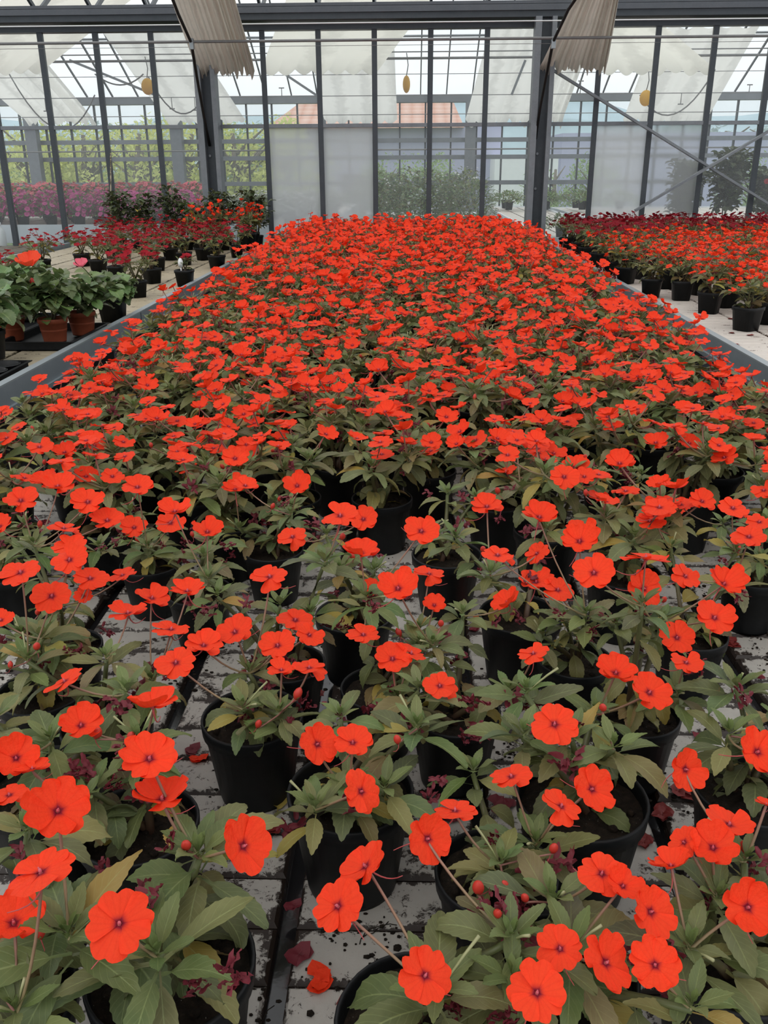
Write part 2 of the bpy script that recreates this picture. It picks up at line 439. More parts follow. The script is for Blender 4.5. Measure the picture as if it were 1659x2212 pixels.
def flower_set(key, mat, nvar=8, cups=(.02, .12, .2, .3, .08, .16, .4, .24), **k):
    out = []
    for i in range(nvar):
        rng = random.Random(hash((len(key), i)) % 9999 + i*7)
        mb = MB(); petals(mb, rng, cup=cups[i % len(cups)], droop=.12, **k); spur(mb, rng)
        out.append(mb.mesh('flower_' + key, [mat, 'spur']))
    FL[key] = out
flower_set('orange', 'petal_orange')
flower_set('crimson', 'petal_crimson', 4, nr=4, na=5)
flower_set('dark', 'petal_dark', 4, nr=4, na=5)
mb = MB(); mb.blob((0, 0, .03), (.030, .026, .05), 8, 6, 0)
mb.blob((.015, 0, .08), (.014, .014, .016), 6, 4, 0)
EYE = mb.mesh('flower_eye', 'eye')
def bud_mesh(seed):
    rng = random.Random(seed); mb = MB()
    prof = [(.002, -.45), (.12, -.38), (.25, -.15), (.29, .05), (.24, .28), (.12, .45), (.01, .52)]
    mb.lathe(prof, 12, 0)
    for j in range(3):
        leaf(mb, (0, 0, -.42), j*2.1, R(35), .5, .2, R(-60), (.2, .26, .08), rng, 0, False, m=1)
    mb.tube([(0, 0, -.42), (.1, .1, -.75), (.35, .2, -.9), (.6, .2, -.8)], [.04, .03, .025, .015], 5, 2)
    return mb.mesh('flower_bud', ['bud', 'sepal', 'spur'])
BUD = [bud_mesh(i) for i in range(3)]
def wilt_mesh(seed, mat='wilt', flat=1.):
    rng = random.Random(seed); mb = MB()
    for k in range(10):
        a = rng.uniform(0, 6.28); c = Vector((rng.uniform(-.22, .22), rng.uniform(-.22, .22), rng.uniform(-.1, .3)*flat))
        g = []
        d = Vector((math.cos(a), math.sin(a), rng.uniform(-.4, .6)*flat)); e = Vector((-d.y, d.x, rng.uniform(-.5, .5)*flat))
        for i in range(5):
            g.append([mb.vert(c + d*(.11*i*rng.uniform(.8, 1.1)) + e*(.06*(j-1.5)*(1.2 - abs(i-2)*.3)) + Vector((0, 0, rng.uniform(-.07, .09)*flat + .02)), l=(.5, 0, 0)) for j in range(4)])
        for i in range(4):
            for j in range(3): mb.face((g[i][j], g[i+1][j], g[i+1][j+1], g[i][j+1]))
    return mb.mesh('wilted_flower', mat)
WILT = [wilt_mesh(i) for i in range(5)]
def fallen_mesh(seed, mat):
    rng = random.Random(seed); mb = MB()
    n = rng.randint(2, 4)
    for k in range(n):
        a = rng.uniform(0, 6.28); cx, cy = rng.uniform(-.12, .12), rng.uniform(-.12, .12); rows = []
        for i in range(4):
            row = []
            for j in range(11):
                b = 2*math.pi*j/10; r = .09*i*(1 + .25*math.sin(b*2 + a) + .1*math.sin(b*5 + k))
                row.append(mb.vert((cx + .13*math.cos(a) + r*math.cos(b), cy + .13*math.sin(a) + r*math.sin(b), .02 + .035*k + rng.uniform(0, .05)*i*.6 + .03*math.sin(b*3)), l=(.6, 0, 0)))
            rows.append(row)
        for p, q in zip(rows, rows[1:]):
            for j in range(10): mb.face((p[j], q[j], q[j+1], p[j+1]))
    return mb.mesh('fallen_petal', mat)
FALL = [fallen_mesh(i, ['fallen', 'wilt', 'petal_orange', 'wilt', 'fallen'][i % 5]) for i in range(10)]

POTR = .068; POTH = .122
def pot_mesh(r=POTR, h=POTH, mat='pot'):
    mb = MB()
    last = mb.lathe([(.001, .002), (r*.70, .002), (r*.72, 0), (r*.74, .006), (r*.93, h-.020), (r*.98, h-.019), (r, h-.002), (r*.985, h), (r*.955, h), (r*.94, h-.004), (r*.90, h-.022), (r*.86, h-.05)], 36)
    return mb.mesh('pot', mat)
def square_pot_mesh(r=.058, h=.10, mat='pot'):
    mb = MB(); rings = []
    for s, z in ((.02, .001), (.74, .001), (.76, 0), (.93, h-.016), (.99, h-.015), (1, h), (.95, h), (.90, h-.02), (.86, h-.04)):
        ring = []
        for q in range(24):
            a = 2*math.pi*q/24; ca, sa = math.cos(a), math.sin(a)
            k = 1/(abs(ca)**5 + abs(sa)**5)**.2
            ring.append(mb.vert((r*s*k*ca, r*s*k*sa, z)))
        rings.append(ring)
    for a, b in zip(rings, rings[1:]):
        for j in range(24): mb.face((a[j], a[(j+1) % 24], b[(j+1) % 24], b[j]))
    return mb.mesh('pot', mat)
def soil_mesh(r, h, seed=1):
    rng = random.Random(seed); mb = MB(); prev = None
    for i in range(9):
        ring = [mb.vert((r*.92*i/8*math.cos(2*math.pi*j/28), r*.92*i/8*math.sin(2*math.pi*j/28), h - .016 + rng.uniform(-.003, .003) + .004*(1-i/8))) for j in range(28)]
        if prev:
            for j in range(28): mb.face((prev[j], ring[j], ring[(j+1) % 28], prev[(j+1) % 28]))
        prev = ring
    for k in range(14):
        a = rng.uniform(0, 6.28); q = rng.uniform(0, r*.8); mb.blob((q*math.cos(a), q*math.sin(a), h-.014), rng.uniform(.003, .007), 6, 4, 0, rng=rng, jit=.3)
    return mb.mesh('soil', 'soil')
POT = pot_mesh(); SPOT = square_pot_mesh(); SOIL = soil_mesh(POTR, POTH); SSOIL = soil_mesh(.056, .10, 3)
TPOT = pot_mesh(.062, .10, 'terracotta'); TSOIL = soil_mesh(.062, .10, 4)
STEMC = (.10, .085, .05); STEMR = (.11, .055, .04); PEDC = (.34, .15, .12); PODC = (.30, .34, .13)
def curve(a, b, sag=.3, n=6, side=(0, 0, 0)):
    a = Vector(a); b = Vector(b); m_ = Vector((a.x*(1-sag) + b.x*sag, a.y*(1-sag) + b.y*sag, a.z*.35 + b.z*.65)) + Vector(side)
    return [a*((1-t)**2) + m_*(2*t*(1-t)) + b*(t*t) for t in [i/n for i in range(n+1)]]
def orient(n, spin):
    n = Vector(n).normalized(); q = n.to_track_quat('Z', 'Y').to_matrix(); return q @ Matrix.Rotation(spin, 3, 'Z')
def fmat(p, n, d, spin): return Matrix.Translation(p) @ (orient(n, spin) @ Matrix.Diagonal((d, d, d))).to_4x4()

def impatiens(root, rng, ros, fls, hi=True, pot='round', key='orange', nlow=6, yellow=.1, eyes=True, nwilt=2, nbud=1, npods=3, tint=None, h0=POTH, size=.085, dark=0.):
    """ros: local rosette tops; fls: (pos, normal, diameter)"""
    if pot == 'round': link('pot', POT, root); link('soil', SOIL, root)
    elif pot == 'square': link('pot', SPOT, root); link('soil', SSOIL, root); h0 = .10
    st = MB(); fo = MB(); o = Vector((0, 0, h0 - .02))
    for c in ros:
        c = Vector(c[:3]); b = o + Vector((rng.uniform(-.016, .016), rng.uniform(-.016, .016), 0))
        side = (rng.uniform(-.012, .012), rng.uniform(-.012, .012), 0)
        cv = curve(b, c, .45, 6, side)
        st.tube(cv, [.0052, .005, .0046, .0042, .0038, .0034, .003] if hi else .004, 6 if hi else 4, c=STEMR, c2=(.12, .15, .05))
        rosette(fo, c, rng, size*rng.uniform(.85, 1.1), hi, dark, yellow, tint=tint)
        # leaves partway down the stem
        for q in (.45, .7):
            p = cv[int(q*6)]
            for z in range(2 if hi else 1):
                L = size*rng.uniform(.7, 1.05); cc = list(rng.choice(GREENS)); u = rng.random()
                if u < yellow*1.5: cc = list(YEL)
                elif u < yellow*3: cc = list(OLV)
                elif u < yellow*4: cc = list(TAN)
                if tint: cc = [(cc[i]+tint[i])/2 for i in range(3)]
                leaf(fo, p, rng.uniform(0, 6.28), R(rng.uniform(-25, 20)), L, L*.4, R(rng.uniform(30, 90)), [x*.85 for x in cc], rng, rng.uniform(-.5, .5), hi)
    for i in range(nlow):
        a = rng.uniform(0, 6.28); L = size*rng.uniform(.6, .95); cc = rng.choice([OLV, TAN, BRN, GREENS[4], GREENS[0], YEL])
        leaf(fo, o + Vector((math.cos(a)*.01, math.sin(a)*.01, rng.uniform(.0, .05))), a, R(rng.uniform(-5, 35)), L, L*.42, R(rng.uniform(40, 110)), cc, rng, rng.uniform(-.8, .8), hi)
    for (p, n, d) in fls:
        p = Vector(p); n = Vector(n).normalized()
        near = min(ros, key=lambda c: (Vector(c[:3]) - p).length); nc = Vector(near[:3])
        me = rng.choice(FL[key]); f = link('flower', me, root, mat=fmat(p, n, d, rng.uniform(0, 6.28)))
        if eyes: link('flower_eye', EYE, f)
        a = p - n*(d*.06)
        mid = (a + nc)/2 + n*(-d*.35)
        pts = [nc*((1-t)**2) + mid*(2*t*(1-t)) + a*(t*t) for t in [i/5 for i in range(6)]]
        st.tube(pts, .0013 if eyes is True and npods < 3 else .0017, 5 if hi else 3, c=(.30, .26, .12), c2=PEDC, cap=False)
    for i in range(nbud):
        c = Vector(rng.choice(ros)[:3]) + Vector((rng.uniform(-.045, .045), rng.uniform(-.045, .045), rng.uniform(.0, .04)))
        s = rng.uniform(.012, .019)
        link('flower_bud', rng.choice(BUD), root, mat=fmat(c, (rng.uniform(-.5, .5), rng.uniform(-.7, .2), 1), s, rng.uniform(0, 6)))
        st.tube(curve(min((Vector(q[:3]) for q in ros), key=lambda q: (q-c).length), c + Vector((0, 0, -s*.4)), .5, 4), .0012, 4, c=PEDC, cap=False)
    for i in range(nwilt):
        c = Vector(rng.choice(ros)[:3]) + Vector((rng.uniform(-.06, .06), rng.uniform(-.06, .06), rng.uniform(-.03, .02)))
        link('wilted_flower', rng.choice(WILT), root, mat=fmat(c, (rng.uniform(-1, 1), rng.uniform(-1, 1), 1), rng.uniform(.018, .034), rng.uniform(0, 6)))
    for i in range(npods):
        c = Vector(rng.choice(ros)[:3]); t = c + Vector((rng.uniform(-.035, .035), rng.uniform(-.035, .035), rng.uniform(.015, .035)))
        st.tube(curve(c, t, .5, 3), [.0008, .0009, .0012, .0015], 5 if hi else 3, c=PODC, c2=(.42, .42, .22))
    build(st, 'stem', 'stem', root); build(fo, 'foliage', 'leaf', root)
    return root

# ------------------------------------------------------------------ main bench
def deck(x0, x1, y0, y1, zt, strip=.232, block=.0752, gap=.020, off=0, mat='deck', parent=None, hb=.018, sg=.002, name='deck_slab'):
    mb = MB(); rng = random.Random(5)
    n0 = math.floor((x0 - off)/strip); x = off + n0*strip
    while x < x1:
        a, b = max(x + gap/2, x0), min(x + strip - gap/2, x1)
        if b - a > .02:
            k2 = len(mb.v); mb.box((a+.002, y0, zt-hb), (b-.002, y1, zt-.0065))
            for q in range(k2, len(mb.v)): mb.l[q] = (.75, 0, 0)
            y = y0
            while y < y1 - .02:
                ya, yb = y + sg*.5, y + block - sg*.5; ch = .005; k = .45
                lv = [((a, ya, zt-hb), (a+0, ya, zt-ch)), ]
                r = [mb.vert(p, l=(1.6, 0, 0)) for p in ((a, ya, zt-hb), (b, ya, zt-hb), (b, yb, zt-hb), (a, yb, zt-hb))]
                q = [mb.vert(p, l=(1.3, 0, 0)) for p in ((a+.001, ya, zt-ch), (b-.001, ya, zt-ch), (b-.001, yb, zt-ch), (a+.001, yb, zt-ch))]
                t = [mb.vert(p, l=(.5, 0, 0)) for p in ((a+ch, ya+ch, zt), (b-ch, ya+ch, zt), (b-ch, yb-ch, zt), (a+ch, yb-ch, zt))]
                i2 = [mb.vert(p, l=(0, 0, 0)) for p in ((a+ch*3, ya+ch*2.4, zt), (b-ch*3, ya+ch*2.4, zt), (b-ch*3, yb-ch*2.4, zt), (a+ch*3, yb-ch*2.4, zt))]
                for A, B in ((r, q), (q, t), (t, i2)):
                    for j in range(4): mb.face((A[j], A[(j+1) % 4], B[(j+1) % 4], B[j]))
                mb.face(i2)
                y += block
        x += strip
    return build(mb, name, mat, parent, smooth=False)
YW = 8.86
YN = -.4
main = empty('growing_bench', (0, 0, FLOOR), label='wide central bench of grey slabs under the mass of orange-red impatiens', cat='bench')
def P(o, parent):      # keep world position while parenting to an unrotated empty
    o.parent = parent; o.location = Vector(o.location) - Vector(parent.location); return o
P(deck(-1.07, 1.07, .15, 8.75, 0, off=-.137-.232*4), main)
mb = MB(); mb.box((-1.08, .15, -.05), (1.08, 8.75, -.019))
P(build(mb, 'drain_tray', 'channel', smooth=False), main)
mb = MB()
for x in (-.9, .9):
    for y in (.4, 3, 5.6, 8.2): mb.box((x-.03, y-.03, FLOOR), (x+.03, y+.03, -.05))
P(build(mb, 'bench_leg', 'steel', smooth=False), main)
XL, XR = -1.346, 1.259
def side_rail(x, sgn, y0, y1, name, lab, ztop=.13, zbot=.04):
    r = empty(name, (x, (y0+y1)/2, FLOOR), label=lab, cat='rail')
    mb = MB(); mb.box((x - (.012 if sgn > 0 else 0), y0, zbot), (x + (0 if sgn > 0 else .012), y1, ztop))
    # lower folded step
    mb.box((x - (0 if sgn > 0 else .012), y0, zbot), (x + (.012 if sgn > 0 else 0), y1, zbot+.018))
    P(build(mb, 'rail_face', 'rail', smooth=False), r)
    mb = MB(); w = .032*-sgn
    mb.box((min(x, x+w), y0, ztop), (max(x, x+w), y1, ztop+.006))
    P(build(mb, 'rail_lip', 'rail_lip', smooth=False), r)
    mb = MB(); y = y0+.3
    while y < y1:
        mb.box((x - .05*sgn - .02, y-.02, FLOOR), (x - .05*sgn + .02, y+.02, zbot)); y += 2.4
    P(build(mb, 'rail_leg', 'steel_dark', smooth=False), r)
    mb = MB(); y = y0 + 2.4
    while y < y1:
        mb.box((x-.0006 if sgn > 0 else x-.002, y, zbot+.018), (x+.002 if sgn > 0 else x+.0006, y+.004, ztop)); y += 2.4
    P(build(mb, 'rail_joint', 'steel_dark', smooth=False), r)
    return r
side_rail(XL, 1, YN, 8.75, 'bench_rail', 'blue-grey metal rail along the left edge of the central flower bench')
side_rail(XR, -1, YN, 8.75, 'bench_rail', 'blue-grey metal rail along the right edge of the central flower bench')
SZ = .105
lb = empty('growing_bench', (-2.3, 4, FLOOR), label='tan slatted bench on the left carrying hibiscus and crimson impatiens', cat='bench')
P(deck(-3.24, XL-.02, 1.0, 8.72, SZ, off=-1.37-.232*9, mat='deck_tan', gap=.012, hb=.014), lb)
mb = MB(); mb.box((-3.25, 1.0, SZ-.05), (XL-.015, 8.73, SZ-.0145)); P(build(mb, 'drain_tray', 'deck_brown', smooth=False), lb)
rb = empty('growing_bench', (2.3, 4, FLOOR), label='pale slatted bench on the right under red and crimson impatiens', cat='bench')
P(deck(XR+.02, 4.4, 1.0, 8.72, SZ, off=XR+.02, mat='deck_white', gap=.010, hb=.014, strip=.27), rb)
mb = MB(); mb.box((XR+.015, 1.0, SZ-.05), (4.41, 8.73, SZ-.0145)); P(build(mb, 'drain_tray', 'deck_brown', smooth=False), rb)
side_rail(-3.27, 1, 1.0, 8.72, 'bench_rail', 'blue-grey rail at the far left between the tan bench and the empty brown bench')
eb = empty('growing_bench', (-4.6, 4, FLOOR), label='empty brown bench at the far left edge by the glass wall', cat='bench')
P(deck(-5.8, -3.30, 1.0, 8.72, SZ, off=-5.8, mat='deck_brown', gap=.012, hb=.014), eb)
for b, xs in ((lb, (-3.1, -1.6)), (rb, (1.6, 4.2)), (eb, (-5.6, -3.6))):
    mb = MB()
    for x in xs:
        for y in (1.4, 4.8, 8.2): mb.box((x-.03, y-.03, FLOOR), (x+.03, y+.03, SZ-.05 if b is not eb else SZ-.014))
    P(build(mb, 'bench_leg', 'steel', smooth=False), b)
mb = MB(); mb.box((-14, -3, FLOOR-.1), (14, 19.2, FLOOR)); struct(mb, 'floor', 'concrete')

# ------------------------------------------------------------------ foreground plants (hand placed)
rng = random.Random(11)
POTS = [ # rim centre px, label bits
 (345,2085,1.12,'potted orange-red impatiens at the bottom left corner with a big drooping leaf over its soil'),
 (295,1775,1.0,'orange-red impatiens with tan leaves directly behind the bottom left pot'),
 (757,1705,1.08,'impatiens with a spotted yellow leaf hanging over the rim of its wide pot'),
 (545,1545,1.0,'sparse impatiens with a green-yellow leaf hanging inside the rim of its pot'),
 (962,1525,.92,'impatiens in a dusty-rimmed black pot with one large flower over the soil'),
 (765,1325,.95,'impatiens in a black pot with a round yellow leaf holding a fallen pink petal'),
 (1125,1325,1.0,'impatiens in a black pot with one drooping flower lying on its soil'),
 (965,1195,.98,'impatiens behind the centre in a black pot with broad dark leaves over the rim'),
 (1250,1725,1.1,'orange-red impatiens with upright buds in the wide black pot right of the centre'),
 (1372,1535,.9,'impatiens with paired overlapping flowers in the black pot right of the centre'),
 (1492,1365,.86,'tall impatiens with yellowing lower leaves beside the bare pale slabs on the right'),
 (1345,1120,.86,'pale yellow-green impatiens in a black pot near the right side of the bench'),
 (1628,1240,.86,'impatiens with drooping pointed leaves in a black pot at the right edge of the picture'),
 (945,2185,1.05,'dark-leaved impatiens in the bottom centre with one flower hanging over its pot'),
 (1590,2050,1.05,'dark olive impatiens in the bottom right corner with tan leaves at its side'),
 (90,1490,.92,'impatiens at the left edge with an upright bud over a small pot of dark soil'),
 (140,1395,.85,'leggy impatiens at the left with a crumpled tan leaf on its bare stems'),
 (590,1185,.88,'bare-stemmed impatiens with open dark soil in its pot left of the centre'),
 (325,1215,.85,'impatiens with a large yellow and green leaf in the shade on the left'),
 (430,1275,.85,'low impatiens with open soil between three larger flowers on the left'),
 (95,1690,1.05,'orange-red impatiens at the left edge with stacked face-on flowers'),
 (40,2150,1.05,'impatiens in the bottom left corner with very large ribbed leaves leaving the picture'),
 (1120,2120,1.0,'impatiens at the bottom right of centre with crumpled crimson blossoms and a large yellow leaf'),
 (1625,1700,1.0,'dark impatiens at the right edge with slender reddish leaves'),
 (866,1500,.85,'impatiens hidden behind the dusty-rimmed pot showing seed stalks and buds'),
 (1110,1890,.95,'tall branching impatiens in the lower middle right with drooping crimson spent blooms'),
 (1240,1420,.85,'impatiens with a broad tan leaf in the middle right between two black pots'),
 (230,1560,.9,'impatiens in the left middle with three shallow side-on flowers'),
 (620,1430,.85,'impatiens in the middle left under a cluster of overlapping round flowers'),
 (30,1230,.85,'impatiens at the left edge with wide flowers over thin bare slabs'),
]
FLW = [ # px, py, width px, aspect, swing deg
 (35,1638,100,.95,0),(125,1752,138,.95,0),(323,1640,122,.8,0),(175,1568,95,.8,0),(20,1718,85,.6,0),(350,1727,122,.5,0),(330,1526,108,.25,0),
 (88,1885,148,.52,-10),(258,1995,152,.96,0),(30,1995,140,.85,0),(525,1828,132,.8,80),(140,1472,92,.3,-20),(70,1662,80,.35,0),
 (685,1608,92,.85,60),(762,1605,88,.7,0),(780,1710,100,.85,70),(790,1872,118,.55,-45),(730,1958,122,.8,-50),(923,1812,108,.85,80),(983,1752,98,.42,0),
 (918,2108,125,.9,40),(1105,1678,96,.6,-20),(1212,1742,96,.55,20),(1278,1705,100,.85,60),(1198,1565,106,.85,0),(1330,1455,92,.75,10),(1402,1497,96,.75,30),
 (1300,1888,108,.8,10),(1405,1970,112,.8,60),(1345,1915,85,.8,30),(1415,2085,112,.95,0),(1308,2080,122,.75,60),(1210,2050,105,.9,0),(1160,2145,132,.95,20),
 (1480,1662,92,.75,80),(1635,1625,110,.8,50),(1615,1960,118,.9,60),(1540,1832,108,.88,0),(1575,1782,105,.5,10),(1478,1820,75,.8,-60),(1450,1872,95,.4,-20),(1655,1738,50,.3,0),
 (1152,1412,74,.45,-10),(1462,1378,82,.85,20),(1482,1432,76,.6,20),(1543,1335,86,.75,20),(1563,1262,82,.5,30),(1480,1245,70,.6,40),(1390,1272,82,.8,60),(1395,1206,108,.22,0),
 (1283,1238,92,.8,0),(1205,1275,74,.65,10),(1158,1258,74,.6,0),(1098,1302,72,.6,-40),(1075,1200,78,.55,0),(1160,1196,58,.6,-50),(1252,1170,82,.75,0),(1250,1150,60,.6,0),(1165,1118,78,.55,10),
 (950,1482,82,.78,0),(848,1424,80,.8,0),(888,1412,76,.25,20),(785,1372,76,.55,0),(938,1308,52,.85,0),(860,1272,92,.8,0),(802,1268,42,.95,0),(927,1240,72,.38,0),
 (780,1196,82,.55,0),(632,1160,68,.6,-20),(910,1148,80,.75,20),(735,1115,84,.55,0),(785,1122,64,.8,0),(583,1246,84,.5,-10),(638,1340,82,.68,10),(668,1372,66,.8,40),
 (600,1395,80,.78,0),(668,1443,80,.48,0),(608,1448,62,.55,0),(508,1366,84,.75,-20),(440,1395,82,.6,10),(380,1432,90,.75,0),(370,1360,84,.42,10),(405,1278,80,.35,0),
 (277,1325,82,.42,0),(328,1293,78,.5,20),(265,1243,64,.4,-15),(195,1250,78,.6,10),(180,1287,42,.85,0),(112,1288,86,.85,0),(45,1237,90,.6,-10),(150,1210,84,.75,0),(150,1180,78,.5,0),
 (138,1142,76,.38,10),(232,1125,72,.6,0),(290,1140,58,.75,0),(368,1130,68,.8,0),(378,1106,74,.5,0),(448,1150,72,.6,10),(2,1340,60,.7,0),(0,1138,62,.5,-20),
 (45,1082,74,.65,0),(125,1052,76,.5,0),(190,1085,72,.7,0),(297,1053,70,.55,0),(508,1058,58,.45,0),(642,1050,64,.8,0),(530,1050,60,.5,10),
 (1415,1115,66,.5,0),(1470,1090,64,.5,0),(1583,1098,70,.7,10),(1618,1160,76,.7,0),(1052,1095,70,.55,0),(1640,1128,60,.7,0)]
ROS = [(430,1855,1.25),(150,2030,1.4),(342,2070,.9),(20,2120,1.3),(945,2080,1.3),(750,1645,1.0),(1085,1805,.9),(1200,1885,.9),(1500,1985,1.1),(1505,2110,1.05),(1575,1590,1.0),
 (1235,1600,1.0),(1325,1620,.9),(110,1605,.95),(300,1600,.9),(230,1425,.9),(275,1500,.9),(535,1405,.8),(600,1490,.8),(735,1555,.9),(900,1575,.8),(905,1495,.8),(935,1395,.95),(905,1315,.85),
 (735,1235,.95),(605,1310,.8),(1135,1500,.8),(1130,1590,.95),(1290,1490,.8),(1430,1345,.9),(1390,1330,.8),(1265,1330,.85),(1225,1295,.8),(1450,1185,.85),(1590,1195,.85),(90,1380,.8),(110,1340,.8),
 (215,1185,.8),(320,1185,.85),(440,1205,.9),(50,1190,.8),(705,1160,.85),(985,1165,.8),(1060,1245,.8),(1180,1145,.8),(1110,2050,1.0),(1240,1985,.9),(60,1800,1.0),(170,1680,.8),(420,1790,.8),
 (1590,1490,1.0),(1620,1800,.9),(1560,1880,.9),(860,1460,.7),(40,1330,.8),(470,1290,.8),(60,1430,.8),(1330,1350,.7),(520,1480,.6),(680,1690,.7),(830,1650,.8),(1000,1330,.7),(1470,1450,.8)]
plants = []
for i, (px, py, s, lab) in enumerate(POTS):
    p = at_z(px, py, POTH*s); plants.append(dict(p=Vector((p.x, p.y, 0)), s=s, lab=lab, ros=[], fl=[]))
# keep the pots from running into each other
for it in range(60):
    for a in range(len(plants)):
        for b in range(a+1, len(plants)):
            A, B = plants[a], plants[b]; d = B['p'] - A['p']; m_ = (A['s']+B['s'])*POTR + .004
            if d.length < m_:
                q = d.normalized()*(m_-d.length)/2; A['p'] -= q*.6; B['p'] += q*1.4 if b > 15 else q*.6
def nearest(w):
    return min(plants, key=lambda q: (Vector((w.x, w.y, 0)) - q['p']).length)
ROSW = []
for (px, py, s) in ROS:
    w = at_z(px, py, .225 if py > 1700 else .215); pl = nearest(w)
    d = Vector((w.x, w.y, 0)) - pl['p']
    if d.length > .15: w = Vector((*(pl['p'] + d.normalized()*.15).xy, w.z))
    pl['ros'].append((w, s))
for (px, py, wd, asp, sw) in FLW:
    d0 = ray(px, py); dep = .051*F/wd
    z = CZ + d0.z*dep
    zt = min(max(z, .235), .345 if py > 1150 else .33)
    dep = (zt - CZ)/d0.z; w = CP + d0*dep
    dia = wd*dep/F
    c = -d0.normalized(); up = Vector((0, 0, 1)); u = (up - c*up.dot(c)).normalized(); rt = u.cross(c)
    u2 = u*math.cos(R(sw)) + rt*math.sin(R(sw))
    al = math.acos(min(.999, asp)); n = c*math.cos(al) + u2*math.sin(al)
    pl = min(plants, key=lambda q: (Vector((w.x, w.y, 0)) - q['p']).length - .02*(len(q['fl']) < 3))
    pl['fl'].append((w, n, dia))
for k, pl in enumerate(plants):
    r_ = random.Random(100+k)
    root = empty('potted_impatiens', pl['p'], label=pl['lab'], cat='potted plant', group='orange-red impatiens on the central bench')
    while len(pl['ros']) < 3:
        a = r_.uniform(0, 6.28); q = r_.uniform(.03, .085); pl['ros'].append((pl['p'] + Vector((q*math.cos(a), q*math.sin(a), r_.uniform(.17, .215))), .75))
    for (w, n, d) in list(pl['fl']):      # a rosette under stray flowers
        dd = min((w - q[0]).length for q in pl['ros'])
        if dd > .13:
            v = Vector((w.x, w.y, 0)) - pl['p']; pl['ros'].append((pl['p'] + v*.72 + Vector((0, 0, w.z - .07)), .75))
    pl['ros'] = [((w - Vector((0, 0, .035)), q) if min([(w - f[0]).length for f in pl['fl']] + [9]) < .055 else (w, q)) for w, q in pl['ros']]
    s = pl['s']; root.scale = (s, s, s)
    inv = lambda w: (Vector(w) - pl['p'])/s
    ros = [tuple(inv(w)) for w, q in pl['ros']]
    fls = [(inv(w), n, d/s) for w, n, d in pl['fl']]
    sz = .076*sum(q for _, q in pl['ros'])/len(pl['ros'])/s
    dk = .55 if 'dark' in pl['lab'][:14] else 0
    impatiens(root, r_, ros, fls, True, yellow=.06 if not 'pale' in pl['lab'] else .2, nwilt=6, nbud=1+(k%2), npods=2, size=sz, dark=dk, nlow=8)

# ------------------------------------------------------------------ procedural plants over the rest of the main bench
def proto(seed, nfl, spread, zc_, key='orange', hi=True, pot='round', tint=None, yellow=.1, size=.075, nros=5, fd=.05, eyes=False, dome=.05, nwilt=3, lowleaf=5):
    r_ = random.Random(seed)
    root = empty('potted_impatiens' if key == 'orange' else 'crimson_impatiens', (0, 0, 0))
    ros = []
    for i in range(nros):
        a = 6.283*i/nros + r_.uniform(-.5, .5); q = spread*.62*math.sqrt(r_.uniform(.15, 1)); ros.append((q*math.cos(a), q*math.sin(a), zc_ - .042 - dome*(q/spread)**2 + r_.uniform(-.03, .01)))
    fls = []
    for i in range(nfl):
        for t in range(30):
            a = r_.uniform(0, 6.283); q = spread*math.sqrt(r_.uniform(0, 1))
            p = Vector((q*math.cos(a), q*math.sin(a), zc_ - dome*(q/spread)**2 + r_.uniform(-.03, .035)))
            if all((p - f[0]).length > .036 for f in fls): break
        n = Vector((p.x*1.8 + r_.uniform(-.32, .32), p.y*1.5 - .16 + r_.uniform(-.32, .32), 1))
        fls.append((p, n, fd*r_.uniform(.85, 1.12)))
    impatiens(root, r_, ros, fls, hi, pot, key, lowleaf, yellow, eyes, nwilt, 1, 3, tint or (.20, .21, .09), size=size)
    return root
PROT = [proto(200+i, [9, 8, 10, 7, 9, 12, 11, 13, 12, 11][i], .122, .285, eyes=True, yellow=[.05, .1, .05, .12, .04, .08, .15, .05, .1, .06][i]) for i in range(10)]
used = set()
def place(pr, key, idx, loc, rz, s, lab, grp, cat='potted plant'):
    if (key, idx) not in used:
        used.add((key, idx)); r = pr; r.location = loc; r.rotation_euler = (0, 0, rz); r.scale = s; tag(r, lab, cat, grp); return r
    return copy_tree(pr, loc, rz, s, label=lab, cat=cat, group=grp)
rr = random.Random(4)
cnt = 0; y = 1.46; row = 0; spots = []
while y < 8.62:
    off = .11 if row % 2 else 0
    for k in range(9):
        x = -.935 + k*.222 + off*.9 + rr.uniform(-.022, .022)
        if x > .95: continue
        p = Vector((x, y + rr.uniform(-.03, .03), 0))
        if min((p - q['p']).length for q in plants) < .140: continue
        if y < 2.3 and abs(p.x) > .42*y + .45: continue
        if min([(p - q).length for q in spots] + [9]) < .14: continue
        spots.append(p)
    y += .185 if y < 3 else .235; row += 1
for p in spots:
    Y = p.y; i = rr.randrange(10)
    if Y < 4.2: i = i % 5 if rr.random() < .8 else i
    elif Y > 5.5: i = 5 + i % 5
    zs = 1.0 + .26*min(1, max(0, (Y - 1.8)/5)) + rr.uniform(-.05, .05)
    side = ['by the left rail', 'left of centre', 'at the centre', 'right of centre', 'by the right rail'][sum(p.x > q for q in (-.7, -.25, .25, .7))]
    dist = ['just behind the foreground pots', 'level with the empty carry tray', 'level with the hibiscus', 'level with the white-tagged pot', 'level with the crimson plants', 'in the last rows before the glass'][sum(Y > q for q in (2.35, 3.3, 4.5, 6, 7.4))]
    lab = 'orange-red impatiens %s of the central bench, %s' % (side, dist) if 'centre' in side else 'orange-red impatiens %s, %s' % (side, dist)
    lab = lab.replace('left of centre of the', 'left of centre on the').replace('right of centre of the', 'right of centre on the').replace('at the centre of the', 'in the middle of the')
    sxy = 1.0 + .08*min(1, max(0, (Y-3)/4))
    place(PROT[i], 'm', i, (p.x, p.y, 0), rr.uniform(-.8, .8), (sxy, sxy, zs), lab, 'orange-red impatiens on the central bench')
print('bench plants', len(spots) + len(plants))

